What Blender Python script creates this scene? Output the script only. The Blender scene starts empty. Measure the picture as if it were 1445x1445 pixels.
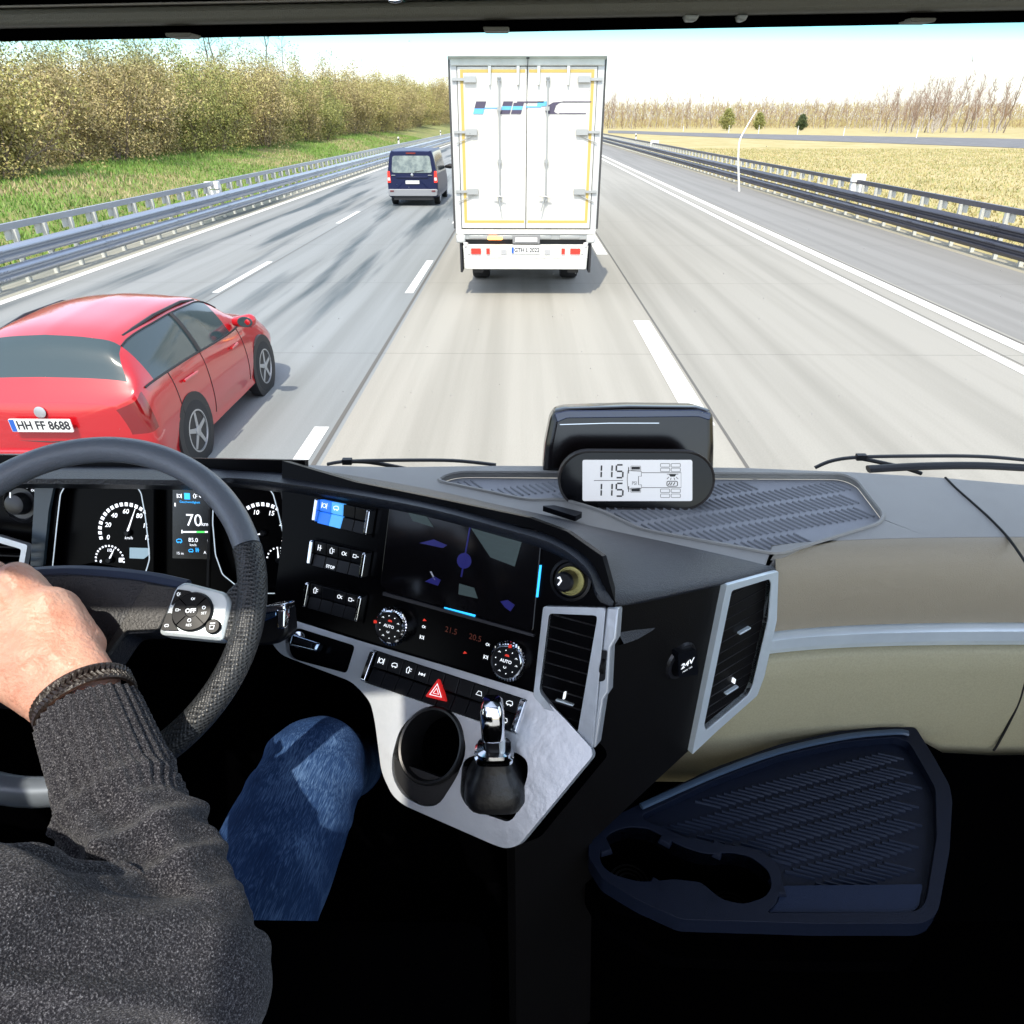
import bpy, bmesh, math, random
import numpy as np
from mathutils import Vector, Matrix
from mathutils.geometry import intersect_line_plane

R = math.radians
random.seed(7)
np.random.seed(7)
scene = bpy.context.scene
COL = scene.collection

# ------------------------------------------------------------------ camera
CAM_Z = 2.95
PITCH = R(29.03)
YAW = R(0.73)
FOC = 1000.0                       # focal length in pixels of a 1445 px frame
cam_data = bpy.data.cameras.new('camera')
cam_data.sensor_width = 36.0
cam_data.lens = 36.0 * FOC / 1445.0
cam_data.clip_start = 0.03
cam_data.clip_end = 6000.0
cam = bpy.data.objects.new('camera', cam_data)
COL.objects.link(cam)
cam.location = (0, 0, CAM_Z)
cam.rotation_euler = (R(90) - PITCH, 0, YAW)
scene.camera = cam

# ------------------------------------------------------------------ world and sun
SUN_EL = R(57)
SUN_AZ = R(192)                    # behind and to the left of the cab
world = bpy.data.worlds.new('World')
scene.world = world
world.use_nodes = True
wn = world.node_tree.nodes
wl = world.node_tree.links
bg = wn['Background']
sky = wn.new('ShaderNodeTexSky')
sky.sky_type = 'NISHITA'
sky.sun_disc = False
sky.sun_elevation = SUN_EL
sky.sun_rotation = SUN_AZ
sky.air_density = 1.0
sky.dust_density = 1.5
sky.ozone_density = 1.0
veil = wn.new('ShaderNodeMix')       # thin bright veil of high cloud over the blue sky
veil.data_type = 'RGBA'; veil.blend_type = 'ADD'; veil.inputs[0].default_value = 1.0
veil.inputs[7].default_value = (1.95, 1.95, 2.0, 1)
wl.new(sky.outputs[0], veil.inputs[6])
wl.new(veil.outputs[2], bg.inputs[0])
bg.inputs[1].default_value = 0.15
sl = bpy.data.lights.new('sun', 'SUN')
sl.energy = 2.6
sl.angle = R(0.6)
sl.color = (1.0, 0.93, 0.80)
sun = bpy.data.objects.new('sun', sl)
COL.objects.link(sun)
sun.rotation_euler = Vector((-math.sin(SUN_AZ) * math.cos(SUN_EL), -math.cos(SUN_AZ) * math.cos(SUN_EL), -math.sin(SUN_EL))).to_track_quat('-Z', 'Y').to_euler()
scene.view_settings.view_transform = 'Standard'
scene.view_settings.look = 'None'
scene.view_settings.exposure = 1.05
scene.view_settings.gamma = 1.0
scene.render.engine = 'CYCLES'
scene.cycles.max_bounces = 8
scene.cycles.transparent_max_bounces = 16
scene.cycles.caustics_reflective = False
scene.cycles.caustics_refractive = False

# ------------------------------------------------------------------ rays of the photograph
CAM = Vector((0, 0, CAM_Z))
_rot = cam.rotation_euler.to_matrix()
RT, UP, FW = _rot @ Vector((1, 0, 0)), _rot @ Vector((0, 1, 0)), _rot @ Vector((0, 0, -1))

def ray(u, v):
    return FW + RT * ((u - 722.5) / FOC) + UP * ((722.5 - v) / FOC)
def PX(u, v, t):
    return CAM + ray(u, v) * t
def PZ(u, v, z):                   # z is height above the road
    d = ray(u, v)
    return CAM + d * ((z - CAM_Z) / d.z)
def PY(u, v, y):
    d = ray(u, v)
    return CAM + d * (y / d.y)

# ------------------------------------------------------------------ materials
def mat(name, col, rough=0.5, metal=0.0, bump=None, var=None, spec=0.5, coat=0.0, emit=None, estr=1.0, alpha=None, stretch=None):
    m = bpy.data.materials.new(name)
    m.use_nodes = True
    nt = m.node_tree
    b = nt.nodes['Principled BSDF']
    b.inputs['Base Color'].default_value = (*col, 1)
    b.inputs['Roughness'].default_value = rough
    b.inputs['Metallic'].default_value = metal
    b.inputs['Specular IOR Level'].default_value = spec
    b.inputs['Coat Weight'].default_value = coat
    if coat:
        b.inputs['Coat Roughness'].default_value = 0.06
    if emit:
        b.inputs['Emission Color'].default_value = (*emit, 1)
        b.inputs['Emission Strength'].default_value = estr
    tc = nt.nodes.new('ShaderNodeTexCoord')
    mp = nt.nodes.new('ShaderNodeMapping')
    nt.links.new(tc.outputs['Object'], mp.inputs[0])
    if stretch:
        mp.inputs['Scale'].default_value = stretch
    if bump:
        n = nt.nodes.new('ShaderNodeTexNoise')
        n.inputs['Scale'].default_value = bump[0]
        n.inputs['Detail'].default_value = bump[2] if len(bump) > 2 else 3
        bp = nt.nodes.new('ShaderNodeBump')
        bp.inputs['Strength'].default_value = 1.0
        bp.inputs['Distance'].default_value = bump[1]
        nt.links.new(mp.outputs[0], n.inputs['Vector'])
        nt.links.new(n.outputs[0], bp.inputs['Height'])
        nt.links.new(bp.outputs[0], b.inputs['Normal'])
    if var:                         # (scale, colour 2 [, scale2])
        n = nt.nodes.new('ShaderNodeTexNoise')
        n.inputs['Scale'].default_value = var[0]
        n.inputs['Detail'].default_value = 6
        n.inputs['Roughness'].default_value = 0.65
        cr = nt.nodes.new('ShaderNodeValToRGB')
        lo, hi = (var[2], var[3]) if len(var) > 3 else (0.38, 0.62)
        cr.color_ramp.elements[0].position = lo
        cr.color_ramp.elements[1].position = hi
        cr.color_ramp.elements[0].color = (*col, 1)
        cr.color_ramp.elements[1].color = (*var[1], 1)
        nt.links.new(mp.outputs[0], n.inputs['Vector'])
        nt.links.new(n.outputs[0], cr.inputs[0])
        nt.links.new(cr.outputs[0], b.inputs['Base Color'])
    return m

def glassmat(name, tint, refl=0.06, rough=0.02):
    m = bpy.data.materials.new(name)
    m.use_nodes = True
    nt = m.node_tree
    nt.nodes.clear()
    out = nt.nodes.new('ShaderNodeOutputMaterial')
    mx = nt.nodes.new('ShaderNodeMixShader')
    tr = nt.nodes.new('ShaderNodeBsdfTransparent')
    gl = nt.nodes.new('ShaderNodeBsdfGlossy')
    gl.inputs['Roughness'].default_value = rough
    tr.inputs[0].default_value = (*tint, 1)
    mx.inputs[0].default_value = refl
    nt.links.new(tr.outputs[0], mx.inputs[1])
    nt.links.new(gl.outputs[0], mx.inputs[2])
    nt.links.new(mx.outputs[0], out.inputs[0])
    return m

# ------------------------------------------------------------------ geometry helpers
def rotz(a): return Matrix.Rotation(a, 3, 'Z')
def crs(pts, k=6, closed=False):    # Catmull-Rom through points (numpy rows or Vectors)
    P = [np.array(p, dtype=float) for p in pts]
    n = len(P)
    out = []
    rng = range(n if closed else n - 1)
    for i in rng:
        if closed:
            a, b, c, d = P[(i - 1) % n], P[i], P[(i + 1) % n], P[(i + 2) % n]
        else:
            a, b, c, d = P[max(i - 1, 0)], P[i], P[i + 1], P[min(i + 2, n - 1)]
        for j in range(k):
            t = j / k
            out.append(0.5 * ((2 * b) + (-a + c) * t + (2 * a - 5 * b + 4 * c - d) * t * t + (-a + 3 * b - 3 * c + d) * t ** 3))
    if not closed:
        out.append(P[-1])
    return out

def rpoly(pts, r, n=5):             # round the corners of a 2D polygon
    out = []
    N = len(pts)
    for i in range(N):
        a, b, c = Vector(pts[i - 1][:2]), Vector(pts[i][:2]), Vector(pts[(i + 1) % N][:2])
        rr = r[i] if isinstance(r, (list, tuple)) else r
        d1, d2 = a - b, c - b
        q = min(rr, d1.length * .48, d2.length * .48)
        if q < 1e-6:
            out.append(tuple(b)); continue
        p1, p2 = b + d1.normalized() * q, b + d2.normalized() * q
        for j in range(n + 1):
            t = j / n
            out.append(tuple(p1 * (1 - t) ** 2 + b * 2 * t * (1 - t) + p2 * t * t))
    return out

class Frame:                        # a plane with right, up and outward axes
    def __init__(s, o, h, u):
        s.o = Vector(o); s.h = Vector(h).normalized()
        u = Vector(u); s.u = (u - s.h * u.dot(s.h)).normalized(); s.n = s.h.cross(s.u)
    def px(s, u, v):
        d = ray(u, v)
        t = (s.o - CAM).dot(s.n) / d.dot(s.n)
        p = CAM + d * t - s.o
        return (p.dot(s.h), p.dot(s.u))
    def poly(s, L): return [s.px(*p) for p in L]
    def w(s, a, b, c=0.0): return s.o + s.h * a + s.u * b + s.n * c
    def at(s, u, v, c=0.0): return s.w(*s.px(u, v), c)
    def scale(s, u, v):             # metres per photo pixel near this point
        return (s.at(u, v) - CAM).dot(FW) / FOC

class MB:
    def __init__(s): s.v = []; s.f = []; s.mi = []; s.m = 0
    def add(s, vs, fs):
        k = len(s.v)
        s.v += [tuple(p) for p in vs]
        for f in fs:
            s.f.append([i + k for i in f]); s.mi.append(s.m)
        return s
    def box(s, c, d, rot=None, taper=1.0):
        c = Vector(c); x, y, z = d[0] / 2, d[1] / 2, d[2] / 2
        vs = []
        for k, q in ((-1, 1.0), (1, taper)):
            for i, j in ((-1, -1), (1, -1), (1, 1), (-1, 1)):
                p = Vector((i * x * q, j * y * q, k * z))
                if rot is not None: p = rot @ p
                vs.append(c + p)
        return s.add(vs, [(3, 2, 1, 0), (4, 5, 6, 7), (0, 1, 5, 4), (1, 2, 6, 5), (2, 3, 7, 6), (3, 0, 4, 7)])
    def fbox(s, F, a0, a1, b0, b1, c0, c1):
        return s.prism(F, [(a0, b0), (a1, b0), (a1, b1), (a0, b1)], c0, c1)
    def prism(s, F, pts, c0, c1, inset=0.0):
        n = len(pts)
        A = sum(pts[i][0] * pts[(i + 1) % n][1] - pts[(i + 1) % n][0] * pts[i][1] for i in range(n))
        if A < 0: pts = pts[::-1]
        rings = [[F.w(p[0], p[1], c0) for p in pts]]
        if inset:                    # chamfered front edge
            cx = sum(p[0] for p in pts) / n; cy = sum(p[1] for p in pts) / n
            ext = max(max(abs(p[0] - cx) for p in pts), max(abs(p[1] - cy) for p in pts))
            q = 1 - inset / ext
            rings.append([F.w(p[0], p[1], c1 - abs(inset)) for p in pts])
            rings.append([F.w(cx + (p[0] - cx) * q, cy + (p[1] - cy) * q, c1) for p in pts])
        else:
            rings.append([F.w(p[0], p[1], c1) for p in pts])
        vs = [p for r in rings for p in r]
        m = len(rings)
        fs = [list(range(n))[::-1], [(m - 1) * n + i for i in range(n)]]
        for r in range(m - 1):
            for i in range(n):
                j = (i + 1) % n
                fs.append((r * n + i, r * n + j, (r + 1) * n + j, (r + 1) * n + i))
        return s.add(vs, fs)
    def holed(s, F, outer, holes, c0, c1):   # plate with holes
        bm = bmesh.new()
        edges = []
        for lp in [outer] + holes:
            vs = [bm.verts.new((p[0], p[1], 0)) for p in lp]
            for i in range(len(vs)):
                edges.append(bm.edges.new((vs[i], vs[(i + 1) % len(vs)])))
        r = bmesh.ops.triangle_fill(bm, use_beauty=True, use_dissolve=False, edges=edges, normal=(0, 0, 1))
        bm.verts.index_update()
        P = [v.co.copy() for v in bm.verts]
        tris = []
        for f in bm.faces:
            idx = [v.index for v in f.verts]
            a, b, c = (P[i] for i in idx)
            if (b - a).cross(c - a).z < 0: idx.reverse()
            tris.append(idx)
        n = len(P)
        vs = [F.w(p.x, p.y, c1) for p in P] + [F.w(p.x, p.y, c0) for p in P]
        fs = [tuple(t) for t in tris] + [tuple(i + n for i in reversed(t)) for t in tris]
        k = 0
        for lp in [outer] + holes:
            m = len(lp)
            A = sum(lp[i][0] * lp[(i + 1) % m][1] - lp[(i + 1) % m][0] * lp[i][1] for i in range(m))
            ccw = A > 0
            if lp is not outer: ccw = not ccw
            for i in range(m):
                a, b = k + i, k + (i + 1) % m
                if not ccw: a, b = b, a
                fs.append((a, a + n, b + n, b))
            k += m
        bm.free()
        return s.add(vs, fs)
    def tube(s, path, r, n=8, closed=False, caps=True, flat=1.0):
        P = [Vector(p) for p in path]
        N = len(P)
        rr = r if isinstance(r, (list, tuple, np.ndarray)) else [r] * N
        vs = []; prev = None
        for i in range(N):
            if closed: t = P[(i + 1) % N] - P[i - 1]
            else: t = P[min(i + 1, N - 1)] - P[max(i - 1, 0)]
            if t.length < 1e-9: t = Vector((0, 0, 1))
            t.normalize()
            if prev is None:
                a = Vector((0, 0, 1)) if abs(t.z) < .9 else Vector((1, 0, 0))
                e1 = t.cross(a).normalized()
            else:
                e1 = (prev - t * prev.dot(t)).normalized()
            prev = e1
            e2 = t.cross(e1)
            for k in range(n):
                q = 2 * math.pi * k / n
                vs.append(P[i] + e1 * (math.cos(q) * rr[i]) + e2 * (math.sin(q) * rr[i] * flat))
        fs = []
        for i in range(N if closed else N - 1):
            a = i * n; b = ((i + 1) % N) * n
            for k in range(n):
                l = (k + 1) % n
                fs.append((a + k, b + k, b + l, a + l)[::-1])
        if caps and not closed:
            fs.append(tuple(range(n))[::-1]); fs.append(tuple((N - 1) * n + k for k in range(n)))
        return s.add(vs, fs)
    def lathe(s, F, cen, prof, n=32, sx=1.0, sy=1.0):  # profile of (radius, height along the frame normal)
        vs = []; fs = []
        m = len(prof)
        for (r, c) in prof:
            for k in range(n):
                q = 2 * math.pi * k / n
                vs.append(F.w(cen[0] + r * math.cos(q) * sx, cen[1] + r * math.sin(q) * sy, c))
        for i in range(m - 1):
            for k in range(n):
                l = (k + 1) % n
                fs.append((i * n + k, i * n + l, (i + 1) * n + l, (i + 1) * n + k))
        fs.append(tuple((m - 1) * n + k for k in range(n)))
        return s.add(vs, fs)
    def grid(s, rows, closed=False):
        n = len(rows[0]); vs = [p for r in rows for p in r]; fs = []
        for i in range(len(rows) - 1):
            for k in range(n if closed else n - 1):
                l = (k + 1) % n
                fs.append((i * n + k, i * n + l, (i + 1) * n + l, (i + 1) * n + k))
        return s.add(vs, fs)
    def text(s, F, txt, cen, size, c=0.001, depth=0.0004, shear=0.0, bold=0.0, align='CENTER', sx=1.0):
        cu = bpy.data.curves.new('t', 'FONT')
        cu.body = txt; cu.size = size; cu.shear = shear; cu.offset = bold
        cu.align_x = align; cu.align_y = 'CENTER'; cu.extrude = 0; cu.resolution_u = 3
        ob = bpy.data.objects.new('t', cu)
        COL.objects.link(ob)
        me = bpy.data.meshes.new_from_object(ob)
        COL.objects.unlink(ob)
        bpy.data.objects.remove(ob); bpy.data.curves.remove(cu)
        vs = [F.w(cen[0] + v.co.x * sx, cen[1] + v.co.y, c) for v in me.vertices]
        s.add(vs, [list(p.vertices) for p in me.polygons])
        bpy.data.meshes.remove(me)
        return s
    def line(s, F, pts, w, c=0.001, closed=False, th=0.0006):   # a flat stroke along a 2D path
        P = [Vector(p[:2]) for p in pts]
        N = len(P)
        L = []; Rr = []
        for i in range(N):
            if closed: t = P[(i + 1) % N] - P[i - 1]
            else: t = P[min(i + 1, N - 1)] - P[max(i - 1, 0)]
            t = t.normalized() if t.length > 1e-9 else Vector((1, 0))
            q = Vector((-t.y, t.x)) * w / 2
            L.append(P[i] + q); Rr.append(P[i] - q)
        vs = [F.w(p.x, p.y, c + th) for p in L] + [F.w(p.x, p.y, c + th) for p in Rr]
        vs += [F.w(p.x, p.y, c) for p in L] + [F.w(p.x, p.y, c) for p in Rr]
        fs = []
        for i in range(N if closed else N - 1):
            j = (i + 1) % N
            fs.append((i, N + i, N + j, j))
            fs.append((2 * N + i, i, j, 2 * N + j))
            fs.append((N + i, 3 * N + i, 3 * N + j, N + j))
        return s.add(vs, fs)
    def capsule(s, a, b, ra, rb, n=14, m=5, e=None):
        a, b = Vector(a), Vector(b)
        t = (b - a); L = t.length
        t = t.normalized() if L > 1e-6 else Vector((0, 0, 1))
        x = Vector((0, 0, 1)) if abs(t.z) < .9 else Vector((1, 0, 0))
        e1 = t.cross(x).normalized(); e2 = t.cross(e1)
        rows = []
        for i in range(m + 1):
            q = math.pi / 2 * (1 - i / m)
            rows.append((a - t * ra * math.sin(q), ra * math.cos(q)))
        for i in range(m + 1):
            q = math.pi / 2 * i / m
            rows.append((b + t * rb * math.sin(q), rb * math.cos(q)))
        vs = [p + (e1 * math.cos(2 * math.pi * k / n) + e2 * math.sin(2 * math.pi * k / n)) * max(r, 1e-5) for p, r in rows for k in range(n)]
        fs = []
        for i in range(len(rows) - 1):
            for k in range(n):
                l = (k + 1) % n
                fs.append((i * n + k, i * n + l, (i + 1) * n + l, (i + 1) * n + k))
        fs.append(tuple(range(n))[::-1]); fs.append(tuple((len(rows) - 1) * n + k for k in range(n)))
        return s.add(vs, fs)
    def build(s, name, mats, parent=None, smooth=True, bevel=0.0, origin=None, sub=0, fix=False):
        me = bpy.data.meshes.new(name)
        if parent is not None: off = parent_world(parent)
        elif origin is not None: off = Vector(origin)
        else:
            A = np.array(s.v); off = Vector(((A[:, 0].min() + A[:, 0].max()) / 2, (A[:, 1].min() + A[:, 1].max()) / 2, A[:, 2].min()))
        me.from_pydata([(p[0] - off.x, p[1] - off.y, p[2] - off.z) for p in s.v], [], s.f)
        for m in (mats if isinstance(mats, (list, tuple)) else [mats]): me.materials.append(m)
        me.polygons.foreach_set('material_index', s.mi)
        if fix:
            bm = bmesh.new(); bm.from_mesh(me)
            bmesh.ops.remove_doubles(bm, verts=bm.verts, dist=1e-6)
            bmesh.ops.recalc_face_normals(bm, faces=bm.faces)
            bm.to_mesh(me); bm.free()
        if smooth:
            me.shade_smooth()
            me.set_sharp_from_angle(angle=R(smooth if smooth is not True else 35))
        o = bpy.data.objects.new(name, me)
        COL.objects.link(o)
        if parent is not None: o.parent = parent
        else: o.location = off
        if bevel:
            b = o.modifiers.new('bevel', 'BEVEL')
            b.width = bevel; b.segments = 2; b.limit_method = 'ANGLE'; b.angle_limit = R(40)
        if sub:
            b = o.modifiers.new('sub', 'SUBSURF'); b.levels = sub; b.render_levels = sub
        return o

def parent_world(o):
    p = Vector((0, 0, 0))
    while o is not None:
        p += o.location; o = o.parent
    return p
def tag(o, label=None, cat=None, group=None, kind=None):
    if label: o['label'] = label
    if cat: o['category'] = cat
    if group: o['group'] = group
    if kind: o['kind'] = kind
    return o
def thing(name, label, cat, loc, group=None):
    o = bpy.data.objects.new(name, None)
    o.empty_display_size = .2
    COL.objects.link(o); o.location = loc
    return tag(o, label, cat, group)
def dup(root, loc, rz=0, label=None, scale=1.0):
    r = root.copy(); COL.objects.link(r)
    r.location = loc; r.rotation_euler = (0, 0, rz); r.scale = (scale, scale, scale)
    if label: r['label'] = label
    for ch in list(root.children):
        c = ch.copy(); COL.objects.link(c); c.parent = r
    return r
XY = Frame((0, 0, 0), (1, 0, 0), (0, 1, 0))     # horizontal plane, normal up
def XZ(y, x=0, z=0): return Frame((x, y, z), (1, 0, 0), (0, 0, 1))   # vertical plane facing back to the camera
# ================================================================== THE ROAD AND THE LAND
def road_material():
    m = bpy.data.materials.new('concrete_road')
    m.use_nodes = True
    nt = m.node_tree; N = nt.nodes; L = nt.links
    b = N['Principled BSDF']; b.inputs['Roughness'].default_value = 0.75
    b.inputs['Specular IOR Level'].default_value = 0.3
    g = N.new('ShaderNodeNewGeometry'); sp = N.new('ShaderNodeSeparateXYZ')
    L.new(g.outputs['Position'], sp.inputs[0])
    mr = N.new('ShaderNodeMapRange')
    mr.inputs['From Min'].default_value = -12; mr.inputs['From Max'].default_value = 14
    L.new(sp.outputs['X'], mr.inputs['Value'])
    cr = N.new('ShaderNodeValToRGB'); cr.color_ramp.interpolation = 'CONSTANT'
    el = cr.color_ramp.elements
    def pos(x): return (x + 12) / 26
    stops = [(-12, (.36, .35, .29)), (-9.7, (.25, .26, .255)), (-5.95, (.24, .255, .255)), (-2.02, (.325, .31, .268)), (2.2, (.30, .288, .252)), (7.6, (.23, .225, .21)), (10.9, (.33, .30, .22))]
    el[0].position = 0; el[0].color = (*stops[0][1], 1)
    el[1].position = pos(stops[1][0]); el[1].color = (*stops[1][1], 1)
    for x, c in stops[2:]:
        e = el.new(pos(x)); e.color = (*c, 1)
    L.new(mr.outputs[0], cr.inputs[0])
    def noise(sx, sy, sc, det=5):
        mp = N.new('ShaderNodeMapping'); mp.inputs['Scale'].default_value = (sx, sy, 1)
        n = N.new('ShaderNodeTexNoise'); n.inputs['Scale'].default_value = sc; n.inputs['Detail'].default_value = det
        L.new(g.outputs['Position'], mp.inputs[0]); L.new(mp.outputs[0], n.inputs['Vector'])
        return n
    def mulmix(fac_socket, colsock, dark):
        mx = N.new('ShaderNodeMix'); mx.data_type = 'RGBA'; mx.blend_type = 'MULTIPLY'
        L.new(fac_socket, mx.inputs[0]); L.new(colsock, mx.inputs[6]); mx.inputs[7].default_value = (*dark, 1)
        return mx.outputs[2]
    # long streaks left by the traffic
    n1 = noise(2.2, .05, 1.0)
    r1 = N.new('ShaderNodeMapRange'); r1.inputs[1].default_value = .42; r1.inputs[2].default_value = .66
    L.new(n1.outputs[0], r1.inputs[0])
    c = mulmix(r1.outputs[0], cr.outputs[0], (.80, .80, .79))
    # long darker bluish patches on the two left lanes
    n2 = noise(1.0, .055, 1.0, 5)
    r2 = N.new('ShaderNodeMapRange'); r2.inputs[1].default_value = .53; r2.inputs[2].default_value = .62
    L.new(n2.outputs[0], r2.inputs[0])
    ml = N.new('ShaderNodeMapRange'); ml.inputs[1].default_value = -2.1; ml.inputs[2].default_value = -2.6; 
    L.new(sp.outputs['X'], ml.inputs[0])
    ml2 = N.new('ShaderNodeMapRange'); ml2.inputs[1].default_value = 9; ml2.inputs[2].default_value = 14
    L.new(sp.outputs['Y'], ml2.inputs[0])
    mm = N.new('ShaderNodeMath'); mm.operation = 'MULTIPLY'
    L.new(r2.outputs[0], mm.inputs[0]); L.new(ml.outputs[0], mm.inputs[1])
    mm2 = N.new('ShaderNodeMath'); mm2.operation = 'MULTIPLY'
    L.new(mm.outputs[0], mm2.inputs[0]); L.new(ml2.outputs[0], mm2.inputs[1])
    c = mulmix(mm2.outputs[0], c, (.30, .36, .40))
    n3 = noise(1, 1, 60, 4)
    r3 = N.new('ShaderNodeMapRange'); r3.inputs[1].default_value = .3; r3.inputs[2].default_value = .7
    L.new(n3.outputs[0], r3.inputs[0])
    c = mulmix(r3.outputs[0], c, (.86, .86, .86))
    # joints between the slabs: dark lines every 5 m
    md = N.new('ShaderNodeMath'); md.operation = 'PINGPONG'; md.inputs[1].default_value = 2.5
    L.new(sp.outputs['Y'], md.inputs[0])
    lt = N.new('ShaderNodeMath'); lt.operation = 'LESS_THAN'; lt.inputs[1].default_value = 0.012
    L.new(md.outputs[0], lt.inputs[0])
    c = mulmix(lt.outputs[0], c, (.7, .7, .7))
    L.new(c, b.inputs['Base Color'])
    bp = N.new('ShaderNodeBump'); bp.inputs['Distance'].default_value = .003; L.new(n3.outputs[0], bp.inputs['Height'])
    L.new(bp.outputs[0], b.inputs['Normal'])
    return m

def ribbon(name, xs0, xs1, ys, z, m, label=None):
    mb = MB()
    rows = [[Vector((a, y, z)), Vector((b, y, z))] for a, b, y in zip(xs0, xs1, ys)]
    mb.grid(rows)
    o = mb.build(name, m, smooth=False); o['kind'] = 'structure'
    return o

ys = [-30, 0, 20, 60, 120, 300, 900, 2500]
M_grass_dry = mat('dry_grass', (.30, .26, .10), .95, var=(.25, (.42, .34, .17)), bump=(8, .05))
M_grass_green = mat('verge_grass', (.13, .17, .035), .95, var=(.7, (.24, .22, .08)), bump=(14, .05))
mb = MB(); mb.grid([[Vector((-3000, -60, -.03)), Vector((3000, -60, -.03))], [Vector((-3000, 5500, -.03)), Vector((3000, 5500, -.03))]])
g = mb.build('ground', M_grass_dry, smooth=False); g['kind'] = 'structure'
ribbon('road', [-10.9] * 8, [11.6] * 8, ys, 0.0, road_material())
M_line = mat('road_paint', (.78, .78, .74), .6, var=(30, (.62, .62, .58)), bump=(200, .001))
M_joint = mat('joint_sealant', (.10, .095, .085), .8)
def stripes(name, segs, m, z=.005):
    mb = MB()
    for x0, x1, y0, y1 in segs:
        n = max(1, int((y1 - y0) / 60))
        for i in range(n):
            a, b = y0 + (y1 - y0) * i / n, y0 + (y1 - y0) * (i + 1) / n
            mb.add([(x0, a, z), (x1, a, z), (x1, b, z), (x0, b, z)], [(0, 1, 2, 3)])
    o = mb.build(name, m, smooth=False); o['kind'] = 'structure'
segs = [(-9.62, -9.42, -10, 800), (6.62, 6.80, -10, 800), (7.22, 7.46, -10, 800)]
for k in range(-1, 45):
    segs.append((-6.0, -5.86, 14.0 + 10.4 * k, 17.4 + 10.4 * k))
    segs.append((-2.25, -2.09, 14.0 + 10.4 * k, 17.6 + 10.4 * k))
for k in range(-1, 25):
    segs.append((1.87, 2.14, 7.3 + 11.2 * k, 11.9 + 11.2 * k))
stripes('lane_markings', segs, M_line)
stripes('road_joints', [(-2.04, -1.99, -10, 600), (2.18, 2.215, -10, 600), (-5.80, -5.785, -10, 400), (7.50, 7.53, -10, 500), (6.86, 6.875, -10, 400)], M_joint, .004)

# raised kerb of the shoulder on the right is a low concrete gutter
# embankment on the left
def bank_h(x, y):
    d = -x - 11.2
    if d <= 0: return -.02
    h = 1.5 * (1 - math.exp(-d / 6.0)) + .10 * math.sin(x * .9 + y * .13) * min(1, d / 4) + .06 * math.sin(y * .41 + x)
    return h + min(2.0, max(0, y - 60) * .008) * min(1, d / 10)
rows = []
for y in list(np.linspace(-8, 120, 65)) + list(np.linspace(130, 900, 40)):
    rows.append([Vector((x, y, bank_h(x, y))) for x in -np.array([10.9, 11.5, 12.5, 13.5, 15, 17, 19, 22, 26, 32, 45, 80, 200])])
mb = MB(); mb.grid(rows)
o = mb.build('embankment', M_grass_green, smooth=60, fix=True); o['kind'] = 'structure'
# the far road across the meadow, slightly curved
M_far = mat('far_asphalt', (.10, .10, .105), .85, var=(.5, (.15, .15, .15)))
def gpt(u, v): return PZ(u, v, .004)
near = [gpt(858, 187.6), gpt(900, 189.0), gpt(945, 191), gpt(1100, 197), gpt(1250, 202), gpt(1445, 209), gpt(1800, 222)]
far = [gpt(858, 184), gpt(900, 184.8), gpt(945, 186.5), gpt(1100, 189.8), gpt(1250, 192.6), gpt(1445, 196), gpt(1800, 203)]
mb = MB(); mb.grid([[Vector(a), Vector(b)] for a, b in zip(near, far)])
o = mb.build('far_road', M_far, smooth=False); o['kind'] = 'structure'

# grass tufts
def tufts(name, spots, m, h0, h1, w, label, cat):
    mb = MB()
    for x, y, z in spots:
        a = random.random() * 6.28; h = random.uniform(h0, h1)
        dx, dy = math.cos(a) * w, math.sin(a) * w
        lx, ly = random.gauss(0, h * .35), random.gauss(0, h * .35)
        mb.v += [(x - dx, y - dy, z), (x + dx, y + dy, z), (x + lx, y + ly, z + h)]
        k = len(mb.v); mb.f.append((k - 3, k - 2, k - 1)); mb.mi.append((lambda q: random.choice((0, 0, 0, 2) if q > 0 else (1, 1, 2, 0)))(math.sin(x * .9 + 1.3 * math.sin(y * .35)) + math.cos(y * .28 + x * .3) + .5))
    o = mb.build(name, m, smooth=False)
    return tag(o, label, cat, kind='stuff')
gm = [mat('grass_blade_green', (.15, .27, .045), .8), mat('grass_blade_straw', (.38, .32, .17), .85), mat('grass_blade_olive', (.20, .27, .07), .8)]
sp = []
for _ in range(70000):
    y = 8 + 100 * random.random() ** 1.7; x = -11.1 - 11 * random.random()
    if y / abs(x) < .45: continue
    sp.append((x, y, bank_h(x, y) - .02))
tufts('verge_grass', sp, gm, .06, .22, .03, 'green and straw coloured grass on the embankment behind the left crash barrier', 'grass')
gm2 = [mat('meadow_blade', (.36, .31, .13), .85), mat('meadow_straw', (.46, .38, .19), .85), mat('meadow_green', (.25, .27, .10), .8)]
sp = []
for _ in range(60000):
    y = 10 + 80 * random.random() ** 1.3; x = 12 + 45 * random.random() ** 1.2 * min(1, y / 60 + .2)
    sp.append((x, y, -.03))
tufts('meadow_grass', sp, gm2, .05, .16, .035, 'dry yellow meadow grass beyond the right crash barrier', 'grass')

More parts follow.
